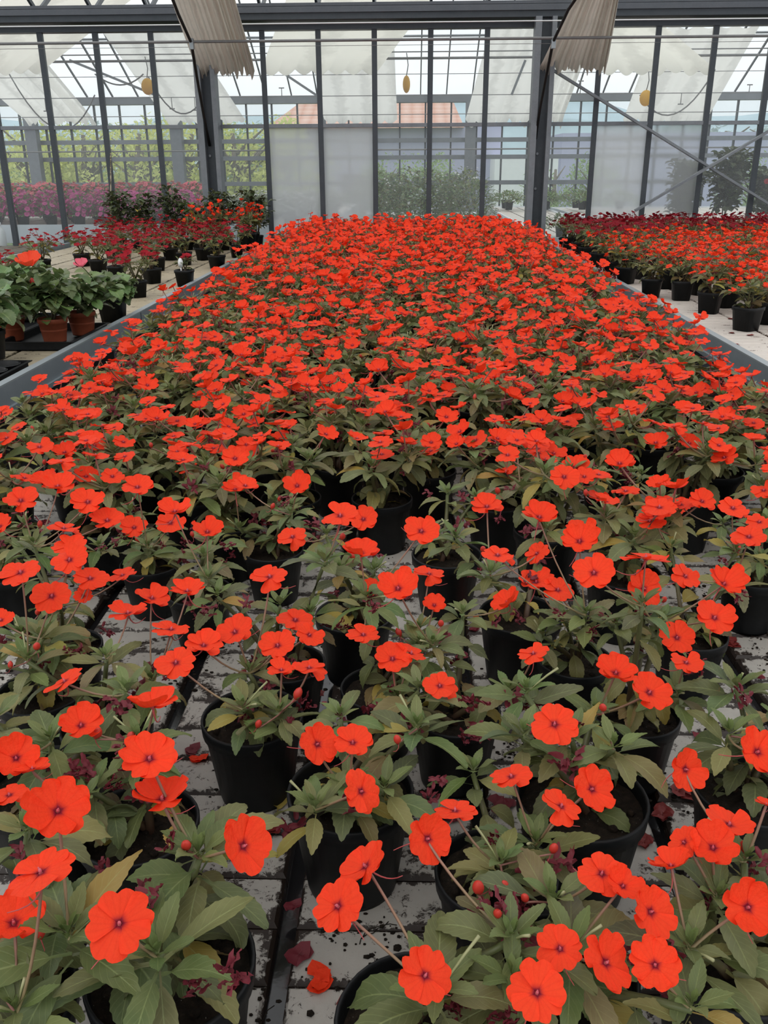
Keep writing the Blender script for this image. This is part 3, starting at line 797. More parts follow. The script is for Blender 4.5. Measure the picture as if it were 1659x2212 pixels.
# ------------------------------------------------------------------ right bench
PR = [proto(300+i, 16, .135, .25, pot='square', tint=(.10, .10, .05) if i < 3 else None, hi=False, yellow=.13, fd=.040, dome=.07, nros=6, lowleaf=8) for i in range(4)]
PD = [proto(320+i, 20, .15, .27, key='dark', pot='square', hi=False, yellow=.02, fd=.045, dome=.05, nros=6, nwilt=0) for i in range(2)]
PC = [proto(340+i, 26, .16, .28, key='crimson', pot='square', hi=False, yellow=.04, fd=.045, dome=.06, nros=6, nwilt=0, size=.07) for i in range(3)]
FR = [(1610,713,'red impatiens in a square black pot at the right edge, nearest on the pale bench'),(1530,676,'red impatiens with hanging roots in the second square pot along the pale bench'),
      (1470,648,'red impatiens with yellow hanging leaves in the third square pot on the pale bench'),(1400,642,'red impatiens in the square black pot hard against the right rail'),]
ri = 0; occ = []
for (px, py, lab) in FR:
    p = at_z(px, py, SZ); p.x = max(p.x, XR + .09); i = ri % 4; ri += 1; occ.append(p)
    place(PR[i], 'r', i, (p.x, p.y, SZ), rr.uniform(0, 6), (1, 1, 1.05), lab, 'red impatiens on the right bench')
y = 4.2
while y < 8.62:
    x = XR + .12 + (.13 if int(y*4) % 2 else 0)
    while x < min(.435*y*1.0 + .1, 3.7):
        p = Vector((x + rr.uniform(-.03, .03), y + rr.uniform(-.03, .03), SZ)); x += .245
        if min((p - q).length for q in occ) < .15: continue
        if p.y < 5.4 and p.x < 1.9 and p.y < 5.4 - (p.x - 1.3)*0.3 and p.x < 1.62: continue
        if p.y < 5.0 and p.x > 1.75 and p.y < 4.3: continue
        occ.append(p)
        if p.y > 7.3 - (.5 if p.x < 1.75 else 0):
            i = rr.randrange(2); place(PD[i], 'd', i, p, rr.uniform(0, 6), (1, 1, 1.0), 'dark crimson impatiens in the back rows of the right bench by the glass', 'dark crimson impatiens on the right bench')
        else:
            i = rr.randrange(4); place(PR[i], 'r', i, p, rr.uniform(0, 6), (1, 1, rr.uniform(.9, 1.1)), 'red impatiens within the mass on the right bench' + (', close behind the rail' if p.x < 1.6 else ', away from the rail'), 'red impatiens on the right bench')
    y += .25
# ------------------------------------------------------------------ left bench
CR = [(330,612,'crimson impatiens in the square black pot standing alone behind the hibiscus'),(297,642,'crimson impatiens in a black pot just behind the square hibiscus pot'),(475,580,'crimson impatiens in a square pot close to the left rail'),
      (255,606,None),(215,590,None),(400,572,None),(440,562,None),(370,562,None),(320,565,None),(270,570,None),(180,575,'crimson impatiens at the left end of the crimson group behind the orange hibiscus'),(512,556,None),(465,548,None),(405,540,None),(355,540,None),(300,545,None),(245,558,None),(430,536,None),(340,585,None),(5,650,'crimson impatiens behind the leftmost hibiscus leaves'),(95,590,'crimson impatiens standing behind the orange hibiscus bloom'),(255,536,'small crimson impatiens beside the leafy shrubs at the glass wall')]
occl = []
for j, (px, py, lab) in enumerate(CR):
    p = at_z(px, py, SZ); p.y = min(p.y, 8.3); p.x = min(p.x, XL - .085)
    for q in occl:
        d = p - q
        if d.length < .12: p += d.normalized()*(.125 - d.length)
    occl.append(p); i = j % 3
    place(PC[i], 'c', i, p, rr.uniform(0, 6), (.95, .95, .95), lab or 'crimson impatiens within the group on the tan left bench', 'crimson impatiens on the left bench')
for j, (px, py) in enumerate([(545,538),(505,530),(470,528),(562,532)]):
    p = at_z(px, py, SZ); p.y = min(p.y, 8.1 + .1*(j % 2)); p.x = min(p.x, XL - .085)
    copy_tree(PR[j % 4], p, rr.uniform(0, 6), (1.1, 1.1, 1.55), label='orange impatiens at the back of the left bench under the shrubs', cat='potted plant', group='orange impatiens on the left bench')
# small tagged pot
tp = at_z(405, 618, SZ); tp.x = min(tp.x, XL - .075)
t = empty('crimson_impatiens', tp, label='small crimson impatiens with a white tag in a pot beside the left rail', cat='potted plant', group='crimson impatiens on the left bench')
r_ = random.Random(9)
impatiens(t, r_, [(0, .01, .15), (.03, 0, .16), (-.03, 0, .16)], [(Vector((r_.uniform(-.05, .05), r_.uniform(-.03, .05), .19 + r_.uniform(-.02, .01))), (0, -.4, 1), .042) for _ in range(5)], False, 'square', 'crimson', 2, .05, False, 0, 0, 0, size=.06)
mb = MB(); n_ = 14; c_ = mb.vert((0, 0, .04))
ring = [mb.vert((.016*math.cos(2*math.pi*j/n_), -.003, .04 + .03*math.sin(2*math.pi*j/n_))) for j in range(n_)]
ring2 = [mb.vert((.016*math.cos(2*math.pi*j/n_), .0, .04 + .03*math.sin(2*math.pi*j/n_))) for j in range(n_)]
mb.face(ring); mb.face(ring2[::-1])
for j in range(n_): mb.face((ring[j], ring2[j], ring2[(j+1) % n_], ring[(j+1) % n_]))
mb.box((-.003, -.003, -.03), (.003, 0, .012))
o = build(mb, 'plant_tag', 'white', t, loc=(-.01, -.035, .105))
# leafy shrubs
def shrub(seed, hgt, rad, nleaf, L, cols, name='potted_shrub', mat='leaf_glossy', pot='round', wr=.55, root=None, hi=False, upl=.3, zb=.0):
    r_ = random.Random(seed); root = root or empty(name, (0, 0, 0))
    if pot == 'round': link('pot', POT, root, mat=Matrix.Diagonal((.9, .9, .9, 1))); link('soil', SOIL, root, mat=Matrix.Diagonal((.9, .9, .9, 1)))
    if pot == 'terracotta': link('pot', TPOT, root, mat=Matrix.Diagonal((1, 1, 1, 1))); link('soil', TSOIL, root)
    if pot == 'square': link('pot', SPOT, root, mat=Matrix.Diagonal((1.15, 1.15, 1.15, 1))); link('soil', SSOIL, root, mat=Matrix.Diagonal((1.15, 1.15, 1.15, 1)))
    st = MB(); fo = MB(); tips = []
    ns = 5
    for i in range(ns):
        a = r_.uniform(0, 6.28); q = rad*r_.uniform(.2, .75); tip = Vector((q*math.cos(a), q*math.sin(a), hgt*r_.uniform(.75, .97))); tips.append(tip)
        cv = curve((r_.uniform(-.01, .01), r_.uniform(-.01, .01), .08), tip, .5, 8, (r_.uniform(-.02, .02), r_.uniform(-.02, .02), 0))
        st.tube(cv, [.006 - .0005*k for k in range(9)], 5, c=(.09, .07, .04), c2=(.10, .13, .05))
        for k in range(nleaf//ns):
            t_ = zb + (1-zb)*r_.uniform(.15, 1)**.8; p = cv[min(8, int(t_*8))]; az = r_.uniform(0, 6.28); off = Vector((math.cos(az), math.sin(az), 0))*rad*r_.uniform(0, .45)
            l = L*r_.uniform(.7, 1.2); cc = [x*r_.uniform(.75, 1.25) for x in r_.choice(cols)]
            leaf(fo, p + off + Vector((0, 0, r_.uniform(0, .03))), az + r_.uniform(-.6, .6), R(r_.uniform(-20, 50)), l, l*wr, R(r_.uniform(20, 80)), cc, r_, r_.uniform(-.4, .4), hi, teeth=.08)
    build(st, 'stem', 'stem', root); build(fo, 'foliage', mat, root)
    return root, tips
DG = [(.03, .055, .025), (.045, .075, .035), (.025, .045, .022)]
HB = [(.085, .17, .055), (.11, .20, .06), (.055, .11, .045)]
sh = [(262,527,.54,.18,'dark-leaved potted shrub at the left of the row against the glass wall'),(316,530,.50,.13,'dark-leaved shrub with a yellow leaf standing second in the row by the glass'),(385,527,.56,.17,'bushy dark shrub in the middle of the row against the glass wall'),
      (430,527,.47,.15,'lighter green shrub behind the orange impatiens on the left bench'),(490,527,.53,.19,'dark-leaved shrub right of the middle in the row by the steel post'),(572,529,.52,.16,'dark-leaved shrub in a black pot next to the frosted panes')]
for j, (px, py, h_, r2, lab) in enumerate(sh):
    p = at_z(px, py, SZ); p.y = 8.5 - .04*(j % 2); q = at_y(px, py, p.y); p.x = q.x; p.z = SZ
    if j == 5: p.x = min(p.x, XL-.08)
    rt, tips = shrub(500+j, h_, r2, 280, .07, DG if j != 3 else HB)
    rt.location = p; tag(rt, lab, 'potted plant', 'leafy shrubs on the left bench')
    if j == 1:
        mb = MB(); leaf(mb, (0, -.13, .33), -1.4, R(20), .08, .05, .8, (.6, .45, .06), random.Random(1), 0, True); build(mb, 'yellow_leaf', 'leaf', rt, label='yellow leaf')
# hibiscus
hibs = [(120,738,.27,.13,'terracotta','green hibiscus in a terracotta pot with a single orange bloom and a bud'),(192,722,.23,.12,'terracotta','green hibiscus in the terracotta pot nearer the rail with a pink bloom'),
        (262,694,.20,.10,'square','leafy hibiscus in a square black pot touching the left rail'),(28,735,.27,.14,'terracotta','leafy hibiscus in the dark tray at the left edge of the picture'),(60,690,.26,.12,'round','hibiscus in a dark tray behind the orange bloom at the left'),(-15,775,.24,.12,'round','hibiscus cut off by the left edge of the picture')]
hloc = []
for j, (px, py, h_, r2, pt, lab) in enumerate(hibs):
    p = at_z(px, py, SZ + (.012 if pt != 'square' else 0)); p.x = min(p.x, XL - .10); hloc.append(p)
    rt, tips = shrub(520+j, h_*1.05, r2*1.15, 150, .08, HB, 'potted_hibiscus', 'leaf_glossy', pt, .68, hi=True)
    rt.location = p; tag(rt, lab, 'potted plant', 'hibiscus on the left bench')
    if j in (0, 1):
        r_ = random.Random(j); mb = MB(); petals(mb, r_, cup=.55, nr=7, na=10, wid=.62, notch=.02)
        tgt = at_y(65, 573, p.y) if j == 0 else at_y(176, 575, p.y)
        loc = tgt - p
        d_ = .105 if j == 0 else .062
        fo = link('flower', mb.mesh('hibiscus_flower', ['petal_hibiscus' if j == 0 else 'petal_pink']), rt, mat=fmat(loc, (.1, -.45, 1.0), d_, 1.0))
        fo['label'] = 'orange bloom' if j == 0 else 'pink bloom'
        s3 = MB(); s3.tube(curve(tips[0], loc, .5, 5), .0022, 5, c=(.1, .15, .05)); build(s3, 'flower_stalk', 'stem', rt)
    if j == 0:
        b = at_y(72, 612, p.y) - p
        link('flower_bud', BUD[0], rt, mat=fmat(b, (-.2, -.1, 1), .045, 0))
# trays
def tray(c, w, l, rz, cells, lab):
    root = empty('plant_tray', (c.x, c.y, SZ), rz, label=lab, cat='plant tray')
    mb = MB(); h = .035; t_ = .003
    mb.box((-w/2, -l/2, 0), (w/2, l/2, .004))
    for a, b in (((-w/2, -l/2, 0), (-w/2+t_, l/2, h)), ((w/2-t_, -l/2, 0), (w/2, l/2, h)), ((-w/2, -l/2, 0), (w/2, -l/2+t_, h)), ((-w/2, l/2-t_, 0), (w/2, l/2, h))): mb.box(a, b)
    build(mb, 'tray_body', 'pot', root, smooth=False)
    mb = MB(); e = .012
    for a, b in (((-w/2-e, -l/2-e, h), (-w/2, l/2+e, h+.003)), ((w/2, -l/2-e, h), (w/2+e, l/2+e, h+.003)), ((-w/2, -l/2-e, h), (w/2, -l/2, h+.003)), ((-w/2, l/2, h), (w/2, l/2+e, h+.003))): mb.box(a, b)
    build(mb, 'tray_rim', 'pot', root, smooth=False)
    if cells:
        for i in range(2):
            for j in range(4):
                m2 = MB(); m2.lathe([(.040, .005), (.050, h+.004), (.052, h+.006), (.058, h+.002)], 20)
                build(m2, 'tray_cell', 'pot', root, loc=(-w/4 + i*w/2, -l/2 + (j+.5)*l/4, 0))
    return root
def avg(ps): return sum(ps, Vector())/len(ps)
c = avg(hloc[:2]); c.x = XL - .185; tray(c, .29, .46, 0, False, 'black plastic tray under the two terracotta hibiscus pots beside the rail')
c = avg([hloc[3], hloc[4]]); tray(Vector((c.x-.06, c.y, 0)), .28, .62, 0, False, 'black plastic tray under the hibiscus at the far left')
c = at_z(22, 812, SZ); tray(Vector((XL - .19, 2.95, 0)), .26, .44, 0, True, 'empty black carry tray with round cells beside the left rail')
# fallen things on the deck
cols = [(1045, 790), ]
lab_f = ['shrivelled red petal cluster lying on the grey slabs between the near pots', 'dried dark crimson blossom lying on the grey slabs between the near pots']
hand = [(680,1870),(640,1960),(1080,1740),(1055,1530),(1020,1500),(660,1890),(520,2190),(775,2190),(820,2170),(640,2080),(690,2115),(410,1620),(640,1680),(1210,1750),(1110,1410),(1020,1360),(1040,1340),(1140,1480),(1480,1720),(1430,1760),
        (1430,1420),(1580,1390),(1600,1370),(1290,1905),(700,1680),(400,1880),(590,1790),(600,1720),(1390,1820),(1310,1960),(1010,1600),(690,1500),(430,1640),(480,1700),(1450,1540),(1230,1560),(1520,1520),(1340,1400),(60,1720),(250,1480),(1000,1420),(1190,1450),(520,1230),(840,1080),(880,1150),(1250,1050)]
r_ = random.Random(77)
pts = [at_z(x, y, .001) for x, y in hand]
for k in range(60):
    pts.append(Vector((r_.uniform(-.6, .75), r_.uniform(.55, 2.0), .001)))
allp = [q['p'] for q in plants] + spots
n_ = 0
for k, p in enumerate(pts):
    if min((Vector((p.x, p.y, 0)) - q).length for q in allp) < .075 or abs(p.x) > 1: continue
    me = r_.choice(FALL); kind = 'dried dark crimson' if me.materials[0].name.startswith('wilted') else 'fallen orange-red' if 'orange' in me.materials[0].name else 'faded red'
    o = link('fallen_petal', me, mat=Matrix.Translation((p.x, p.y, .0005)) @ Matrix.Rotation(r_.uniform(0, 6), 4, 'Z') @ Matrix.Diagonal([r_.uniform(.028, .05)]*3 + [1]))
    tag(o, kind + ' petals lying on the grey slabs among the near pots', 'fallen petals', kind + ' petals on the slabs')
r_ = random.Random(78)
for (x, y) in [(1045,820),(1420,760),(1500,720),(1590,745),(1620,725),(1580,690),(1440,735),(760,1300),(1380,690)]:
    p = at_z(x, y, SZ)
    if p.x < XR + .06: p.x = XR + r_.uniform(.12, .4)
    o = link('fallen_petal', FALL[r_.choice((0, 1, 4))], mat=Matrix.Translation((p.x, p.y, SZ+.0005)) @ Matrix.Rotation(r_.uniform(0, 6), 4, 'Z') @ Matrix.Diagonal([r_.uniform(.03, .05)]*3 + [1]))
    tag(o, 'dark red petals lying on the pale slats of the right bench', 'fallen petals', 'petals on the right bench')
# dead leaves flat on the deck
for k, (x, y, cc, lab) in enumerate([(520,1712,YEL,'small yellow leaf lying flat behind the lower left flowers'),(600,1765,YEL,'yellow leaf lying beside the dark drain groove'),(1455,2010,TAN,'tan leaf lying by the lower right plants'),(470,1190,OLV,'olive leaf lying under the left middle plants'),(1600,1575,TAN,'broad tan leaf lying at the right edge')]):
    mb = MB(); leaf(mb, (0, 0, .004), 0, R(6), .06, .035, R(14), cc, random.Random(k), 0, True)
    p = at_z(x, y, .0); build(mb, 'fallen_leaf', 'leaf', loc=(p.x, p.y, 0), label=lab, cat='leaf'); bpy.data.objects['fallen_leaf' if k == 0 else 'fallen_leaf.%03d' % k].rotation_euler = (0, 0, k*1.7)
# soil crumbs and root threads: nobody could count them
mb = MB(); r_ = random.Random(6)
cent = [Vector((r_.uniform(-.8, .8), r_.uniform(.45, 2.4), 0)) for _ in range(95)]
for k in range(4200):
    c = r_.choice(cent); p = c + Vector((r_.gauss(0, .035), r_.gauss(0, .035), 0))
    if abs(p.x) > 1.05: continue
    s = r_.uniform(.0006, .0028) * (1.8 if r_.random() < .06 else 1)
    mb.blob((p.x, p.y, s*.5), (s*r_.uniform(.8, 2), s, s*.6), 5, 3, 0)
for k in range(160):
    c = r_.choice(cent); a = r_.uniform(0, 6.28); pts = [c + Vector((r_.gauss(0, .03), r_.gauss(0, .03), .001))]
    for i in range(6): a += r_.uniform(-.7, .7); pts.append(pts[-1] + Vector((math.cos(a), math.sin(a), 0))*.008)
    mb.tube(pts, .0006, 3)
build(mb, 'soil_crumbs', 'soil', kind='stuff', label='dark soil crumbs and root threads scattered on the grey slabs', cat='soil')

# the orange plants past the 300 nearest become one mass at the far end
bpy.context.view_layer.update()
org = [o for o in bpy.data.objects if o.type == 'EMPTY' and o.name.startswith('potted_impatiens')]
org.sort(key=lambda o: (o.matrix_world.translation - CP).length)
def realize(roots, name):
    V, Fc, Cc, Lc, Mi, mats, base = [], [], [], [], [], [], 0
    cache = {}
    for r in roots:
        for o in [c for c in r.children] + [g for c in r.children for g in c.children]:
            me = o.data
            if me.name not in cache:
                n = len(me.vertices); co = np.empty(n*3, np.float32); me.vertices.foreach_get('co', co)
                c4 = np.empty(n*4, np.float32); me.attributes['col'].data.foreach_get('color', c4)
                l3 = np.empty(n*3, np.float32); me.attributes['lc'].data.foreach_get('vector', l3)
                cache[me.name] = (co.reshape(-1, 3), c4, l3, [tuple(p.vertices) for p in me.polygons], [p.material_index for p in me.polygons], [m for m in me.materials])
            co, c4, l3, fs, mi, ms = cache[me.name]
            for m in ms:
                if m not in mats: mats.append(m)
            mp = [mats.index(m) for m in ms]
            W4 = np.array(o.matrix_world, np.float32)
            V.append(co @ W4[:3, :3].T + W4[:3, 3]); Cc.append(c4); Lc.append(l3)
            Fc.extend([tuple(i + base for i in f) for f in fs]); Mi.extend([mp[i] for i in mi]); base += len(co)
    me = bpy.data.meshes.new(name); me.from_pydata(np.concatenate(V).tolist(), [], Fc)
    a = me.attributes.new('col', 'FLOAT_COLOR', 'POINT'); a.data.foreach_set('color', np.concatenate(Cc))
    a = me.attributes.new('lc', 'FLOAT_VECTOR', 'POINT'); a.data.foreach_set('vector', np.concatenate(Lc))
    for m in mats: me.materials.append(m)
    me.polygons.foreach_set('material_index', Mi); me.polygons.foreach_set('use_smooth', [True]*len(Fc)); me.update()
    return link(name, me)
print('orange plants', len(org))
if len(org) > 300:
    o = realize(org[300:], 'impatiens_mass')
    tag(o, 'far rows of orange-red impatiens merging into one mass before the glass wall', 'potted plants', None, 'stuff')
    rm = [x for r in org[300:] for c in r.children for x in [c] + list(c.children)] + org[300:]
    bpy.data.batch_remove(rm)

# ------------------------------------------------------------------ glass wall at the end
G0 = at_y(928, 270, YW); G1 = at_y(112, 272, YW); G2 = at_y(1641, 266, YW)
STEP = (G2.x - G1.x)/13; TZ = G0.z; ZTOP = at_y(890, 60, YW).z; ZBEAM = at_y(890, 45, YW).z; ZBT = at_y(890, 14, YW).z
print('wall', G0, STEP, TZ, ZTOP, ZBT)
gx = lambda k: G0.x + STEP*k
KP = (2, -4); ALLK = list(range(-9, 8)); zb = .02
ti = 1
for k in ALLK:
    if k in KP or k in (KP[0]+0,): continue
    mb = MB(); x = gx(k); mb.box((x-.014, YW-.03, zb), (x+.014, YW+.03, ZTOP)); mb.box((x-.024, YW-.036, zb), (x+.024, YW-.028, ZTOP))
    struct(mb, 'trim_%d' % ti, 'steel_dark'); ti += 1
mb = MB(); mb.box((-7.8, YW-.035, TZ-.016), (7.8, YW+.03, TZ+.016)); struct(mb, 'trim_%d' % ti, 'steel'); ti += 1
mb = MB(); mb.box((-7.8, YW-.05, FLOOR), (7.8, YW+.05, zb)); struct(mb, 'wall_back', 'steel_dark')
fro = {-3: 'frosted', -2: 'frosted', 3: 'frosted', 4: 'frosted_thin'}
wn = 1
for k in ALLK[:-1]:
    a, b = gx(k), gx(k+1)
    for z0, z1, lo in ((zb, TZ, True), (TZ, ZTOP, False)):
        mb = MB(); mt = fro.get(k, 'glass') if lo else 'glass'
        mb.box((a, YW-.003, z0), (b, YW+.003, z1)) if mt != 'glass' else [mb.face([mb.vert(p) for p in ((a, YW, z0), (b, YW, z0), (b, YW, z1), (a, YW, z1))])]
        struct(mb, 'window_%d' % wn, mt); wn += 1
# posts
for kk, lab in ((-4, 'galvanised steel post left of the frosted panes in the glass wall'), (2, 'galvanised steel post at the right end of the central bench')):
    x = gx(kk); t = empty('steel_post', (x, YW-.06, FLOOR), label=lab, cat='post', group='posts in the glass wall')
    mb = MB()
    mb.box((x-.10, YW-.20, FLOOR), (x-.045, YW-.055, ZBEAM)); mb.box((x+.045, YW-.20, FLOOR), (x+.085, YW-.055, ZBEAM)); P(build(mb, 'post_flange', 'steel', smooth=False), t)
    mb = MB(); mb.box((x-.045, YW-.12, FLOOR), (x+.045, YW-.06, ZBEAM)); P(build(mb, 'post_web', 'steel_dark', smooth=False), t)
    mb = MB()
    for z in (.6, .9): mb.tube([(x-.02, YW-.12, z), (x-.02, YW-.135, z)], .012, 8)
    P(build(mb, 'bolt', 'steel', smooth=False), t)
# gutter beam with lower member
t = empty('gutter_beam', (0, YW, ZBEAM), label='long dark steel gutter beam along the top of the glass wall', cat='beam')
mb = MB(); mb.box((-7.8, YW-.16, ZBEAM), (7.8, YW+.14, ZBT-.015)); P(build(mb, 'gutter_channel', 'steel_dark', smooth=False), t)
mb = MB(); mb.box((-7.8, YW-.18, ZBT-.015), (7.8, YW-.14, ZBT+.012)); mb.box((-7.8, YW-.18, ZBEAM+.05), (7.8, YW-.16, ZBT-.012)); P(build(mb, 'gutter_lip', 'steel_mid', smooth=False), t)
mb = MB(); mb.box((-7.8, YW-.05, ZTOP-.012), (7.8, YW+.05, ZBEAM-.02)); P(build(mb, 'head_rail', 'steel_dark', smooth=False), t)
# cross braces
A0 = at_y(1192, 150, YW-.10); A1 = at_y(1740, 490, YW-.10); mb = MB(); mb.bar(A0, A1, .02, .056, up=Vector((0, 1, 0)));
o = build(mb, 'cross_brace', 'steel', smooth=False, label='steel brace falling from the right post head toward the lower right', cat='brace')
B0 = at_y(1372, 455, YW-.14); B1 = at_y(1720, 248, YW-.14); mb = MB(); mb.bar(B0, B1, .02, .056, up=Vector((0, 1, 0)));
build(mb, 'cross_brace', 'steel', smooth=False, label='steel brace rising from the flowers toward the right edge', cat='brace')
# pipe and wires
a = at_y(-60, 93, YW-.75); b = at_y(1720, 79, YW-.75); zz = (a.z+b.z)/2
mb = MB(); mb.tube([(-7.5, YW-.75, zz), (7.5, YW-.75, zz)], .011, 8); build(mb, 'hanging_pipe', 'pipe', label='thin grey pipe running across the glass wall below the beam', cat='pipe')
zz2 = at_y(890, 97, YW-.2).z; mb = MB(); mb.tube([(-7.5, YW-.2, zz2), (7.5, YW-.2, zz2)], .002, 4); build(mb, 'wire', 'pipe', label='fine wire stretched just below the grey pipe', cat='wire')
zz2 = at_y(890, 48, YW-.3).z; mb = MB(); mb.tube([(-7.5, YW-.3, zz2), (7.5, YW-.3, zz2)], .005, 4); build(mb, 'wire', 'white', label='pale wire stretched along the underside of the gutter beam', cat='wire')
# roof slopes
RISE = .52; HALF = 5.0
def roof(y0, dirn, nm, zg, n0, n1):
    """slope from a gutter at y0 rising in direction dirn for HALF metres"""
    global ti
    y1 = y0 + dirn*HALF; z1 = zg + RISE*HALF
    mb = MB(); mb.face([mb.vert(p) for p in ((-7.8, y0, zg), (7.8, y0, zg), (7.8, y1, z1), (-7.8, y1, z1))])
    struct(mb, nm, 'roof_glass')
    for k in range(n0, n1):
        mb = MB(); x = gx(k); mb.bar((x, y0, zg-.02), (x, y1, z1-.02), .022, .04); struct(mb, 'trim_%d' % ti, 'steel_dark'); ti += 1
    for q in (.33, .66, 1.0):
        mb = MB(); mb.tube([(-7.8, y0 + dirn*HALF*q, zg + RISE*HALF*q - .07), (7.8, y0 + dirn*HALF*q, zg + RISE*HALF*q - .07)], .02 if q < 1 else .035, 6)
        struct(mb, 'trim_%d' % ti, 'steel'); ti += 1
ZG = ZBT
roof(YW, -1, 'ceiling', ZG, -9, 8)
roof(YW-2*HALF, 1, 'ceiling_rear', ZG, -9, 8)
roof(YW, 1, 'ceiling_far', ZG, -13, 13)
YF = YW + 2*HALF
roof(YF, -1, 'ceiling_farther', ZG, -13, 13)
# arch rods on the truss line with clips
for (pp, lab) in (([(362,-30),(385,30),(413,92),(425,165),(441,255),(453,315)], 'curved black rod running up from the left post past the grey curtain'),
                  ([(1262,-30),(1228,20),(1195,90),(1183,150),(1166,235),(1157,300)], 'curved black rod running up from the right post past the grey curtain')):
    ys = [YW-1.35, YW-1.05, YW-.74, YW-.5, YW-.25, YW-.15]
    pts = [at_y(x, y, q) for (x, y), q in zip(pp, ys)]
    t = empty('arch_rod', pts[-1], label=lab, cat='rod')
    mb = MB(); mb.tube(pts, .013, 8); P(build(mb, 'rod', 'rod'), t)
    c = pts[2]; mb = MB(); mb.box((c.x-.012, c.y-.02, c.z-.05), (c.x+.02, c.y+.02, c.z+.03)); P(build(mb, 'clip', 'rail_lip', smooth=False), t)
# curtains
def curtain(name, x0b, x1b, x0t, x1t, yb, zb_, yt, zt_, folds, amp, mat, seed, nx=90, ny=14, hem=.05, scal=8, gather=0., label='', sag=.0, cat='curtain', group=None, fall=0.):
    r_ = random.Random(seed); mb = MB(); rows = []
    ph = [r_.uniform(0, 6.28) for _ in range(6)]; fr = [folds*r_.uniform(.6, 1.5) for _ in range(6)]
    edge = [r_.uniform(-1, 1) for _ in range(nx+1)]
    nrm = Vector((0, -(zt_-zb_), (yt-yb))).normalized()
    if nrm.z < 0: nrm = -nrm
    for j in range(ny+1):
        t = j/ny; row = []
        for i in range(nx+1):
            u = i/nx; xa = x0b + (x1b-x0b)*u; xb = x0t + (x1t-x0t)*u
            x = xa*(1-t) + xb*t; y = yb*(1-t) + yt*t; z = zb_*(1-t) + zt_*t
            g = gather if gather else 0
            a = amp*(1 + g*max(0, u-.45)*3)
            w = sum(math.sin(fr[k]*u*6.28*(1 + g*u) + ph[k] + t*.8*k*.4)*a/(1+k*.6) for k in range(5))
            h = 0
            if j == 0: h = -hem*abs(math.sin(u*math.pi*scal)) - (edge[i//4]*hem*.6 if gather else 0)
            xx = x + .3*w*math.cos(ph[1] + u*20)
            z -= sag*math.sin(math.pi*u)
            row.append(mb.vert(Vector((xx, y, z + h)) + nrm*w, l=(u, t, 0)))
        rows.append(row)
    for a, b in zip(rows, rows[1:]):
        for i in range(nx): mb.face((a[i], a[i+1], b[i+1], b[i]))
    o = build(mb, name, mat)
    tag(o, label, cat, group); return o
def cpt(px, py, y): p = at_y(px, py, y); return p
yb, yt = YW-.12, YW-1.9
def near_curtain(b0, b1, t0, t1, seed, lab, gat):
    p0 = at_y(b0[0], b0[1], yb); p1 = at_y(b1[0], b1[1], yb); zz = (p0.z + p1.z)/2
    ytm = YW-1.05; q0 = at_y(t0[0], t0[1], ytm); q1 = at_y(t1[0], t1[1], ytm); zq = (q0.z+q1.z)/2
    k = (ytm - yb); s = 4.4/abs(k)      # run on up toward the ridge
    ex = lambda a, b: a + (b-a)*1.9
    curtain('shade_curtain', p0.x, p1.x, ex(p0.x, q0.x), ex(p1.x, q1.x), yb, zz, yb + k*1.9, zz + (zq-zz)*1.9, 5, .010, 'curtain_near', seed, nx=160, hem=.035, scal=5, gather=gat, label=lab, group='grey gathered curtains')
near_curtain((425,148), (552,160), (365,-10), (505,-10), 31, 'grey-brown gathered shade curtain hanging at the upper left post', 1.1)
near_curtain((1165,140), (1312,152), (1240,-10), (1340,-10), 37, 'grey-brown gathered shade curtain hanging at the upper right post', 1.0)
# back compartment cream curtains: near slope
for n_, (a, b, lab, ga) in enumerate(((-140, 95, 'cream shade curtain behind the glass at the upper left corner', 0), (565, 818, 'cream shade curtain behind the glass above the frosted panes', 0), (1300, 1545, 'cream shade curtain behind the glass right of the right post', 0))):
    y0 = YW + .45; p = at_y(a, 152, y0); q = at_y(b, 152, y0); dz = 1.35
    sl = (.35, .42, -.38)[n_]
    curtain('shade_curtain', p.x, q.x, p.x + sl*.2, q.x + sl*2.0, y0, p.z, y0 + dz/.5, p.z + dz, 3, .007, 'curtain_cream', 40+n_, hem=.045, scal=7, label=lab, group='cream curtains behind the glass')
# far slope curtains
for n_, (b0, b1, t0, t1, lab) in enumerate(((55, 208, -170, 40, 'grey curtain hanging behind the glass at the left edge'), (362, 532, 215, 400, 'grey curtain hanging behind the yellow globe on the left'), (700, 858, 660, 850, 'grey curtain hanging behind the glass above the second frosted pane'),
      (1005, 1148, 1060, 1200, 'grey curtain hanging behind the glass left of the right post'), (1345, 1525, 1420, 1640, 'grey curtain hanging behind the glass at the crossing braces'), (1150, 1215, 1215, 1290, 'narrow grey curtain seen behind the right post'))):
    y0 = YF - .5; y1 = YF - 3.4; p = at_y(b0, 262, y0); q = at_y(b1, 262, y0)
    u = at_y(t0, 60, y1); v = at_y(t1, 60, y1)
    curtain('shade_curtain', p.x, q.x, u.x, v.x, y0, p.z, y1, u.z, 3, .016, 'curtain_far', 60+n_, hem=.07, scal=6, gather=.35, label=lab, group='grey curtains behind the glass')
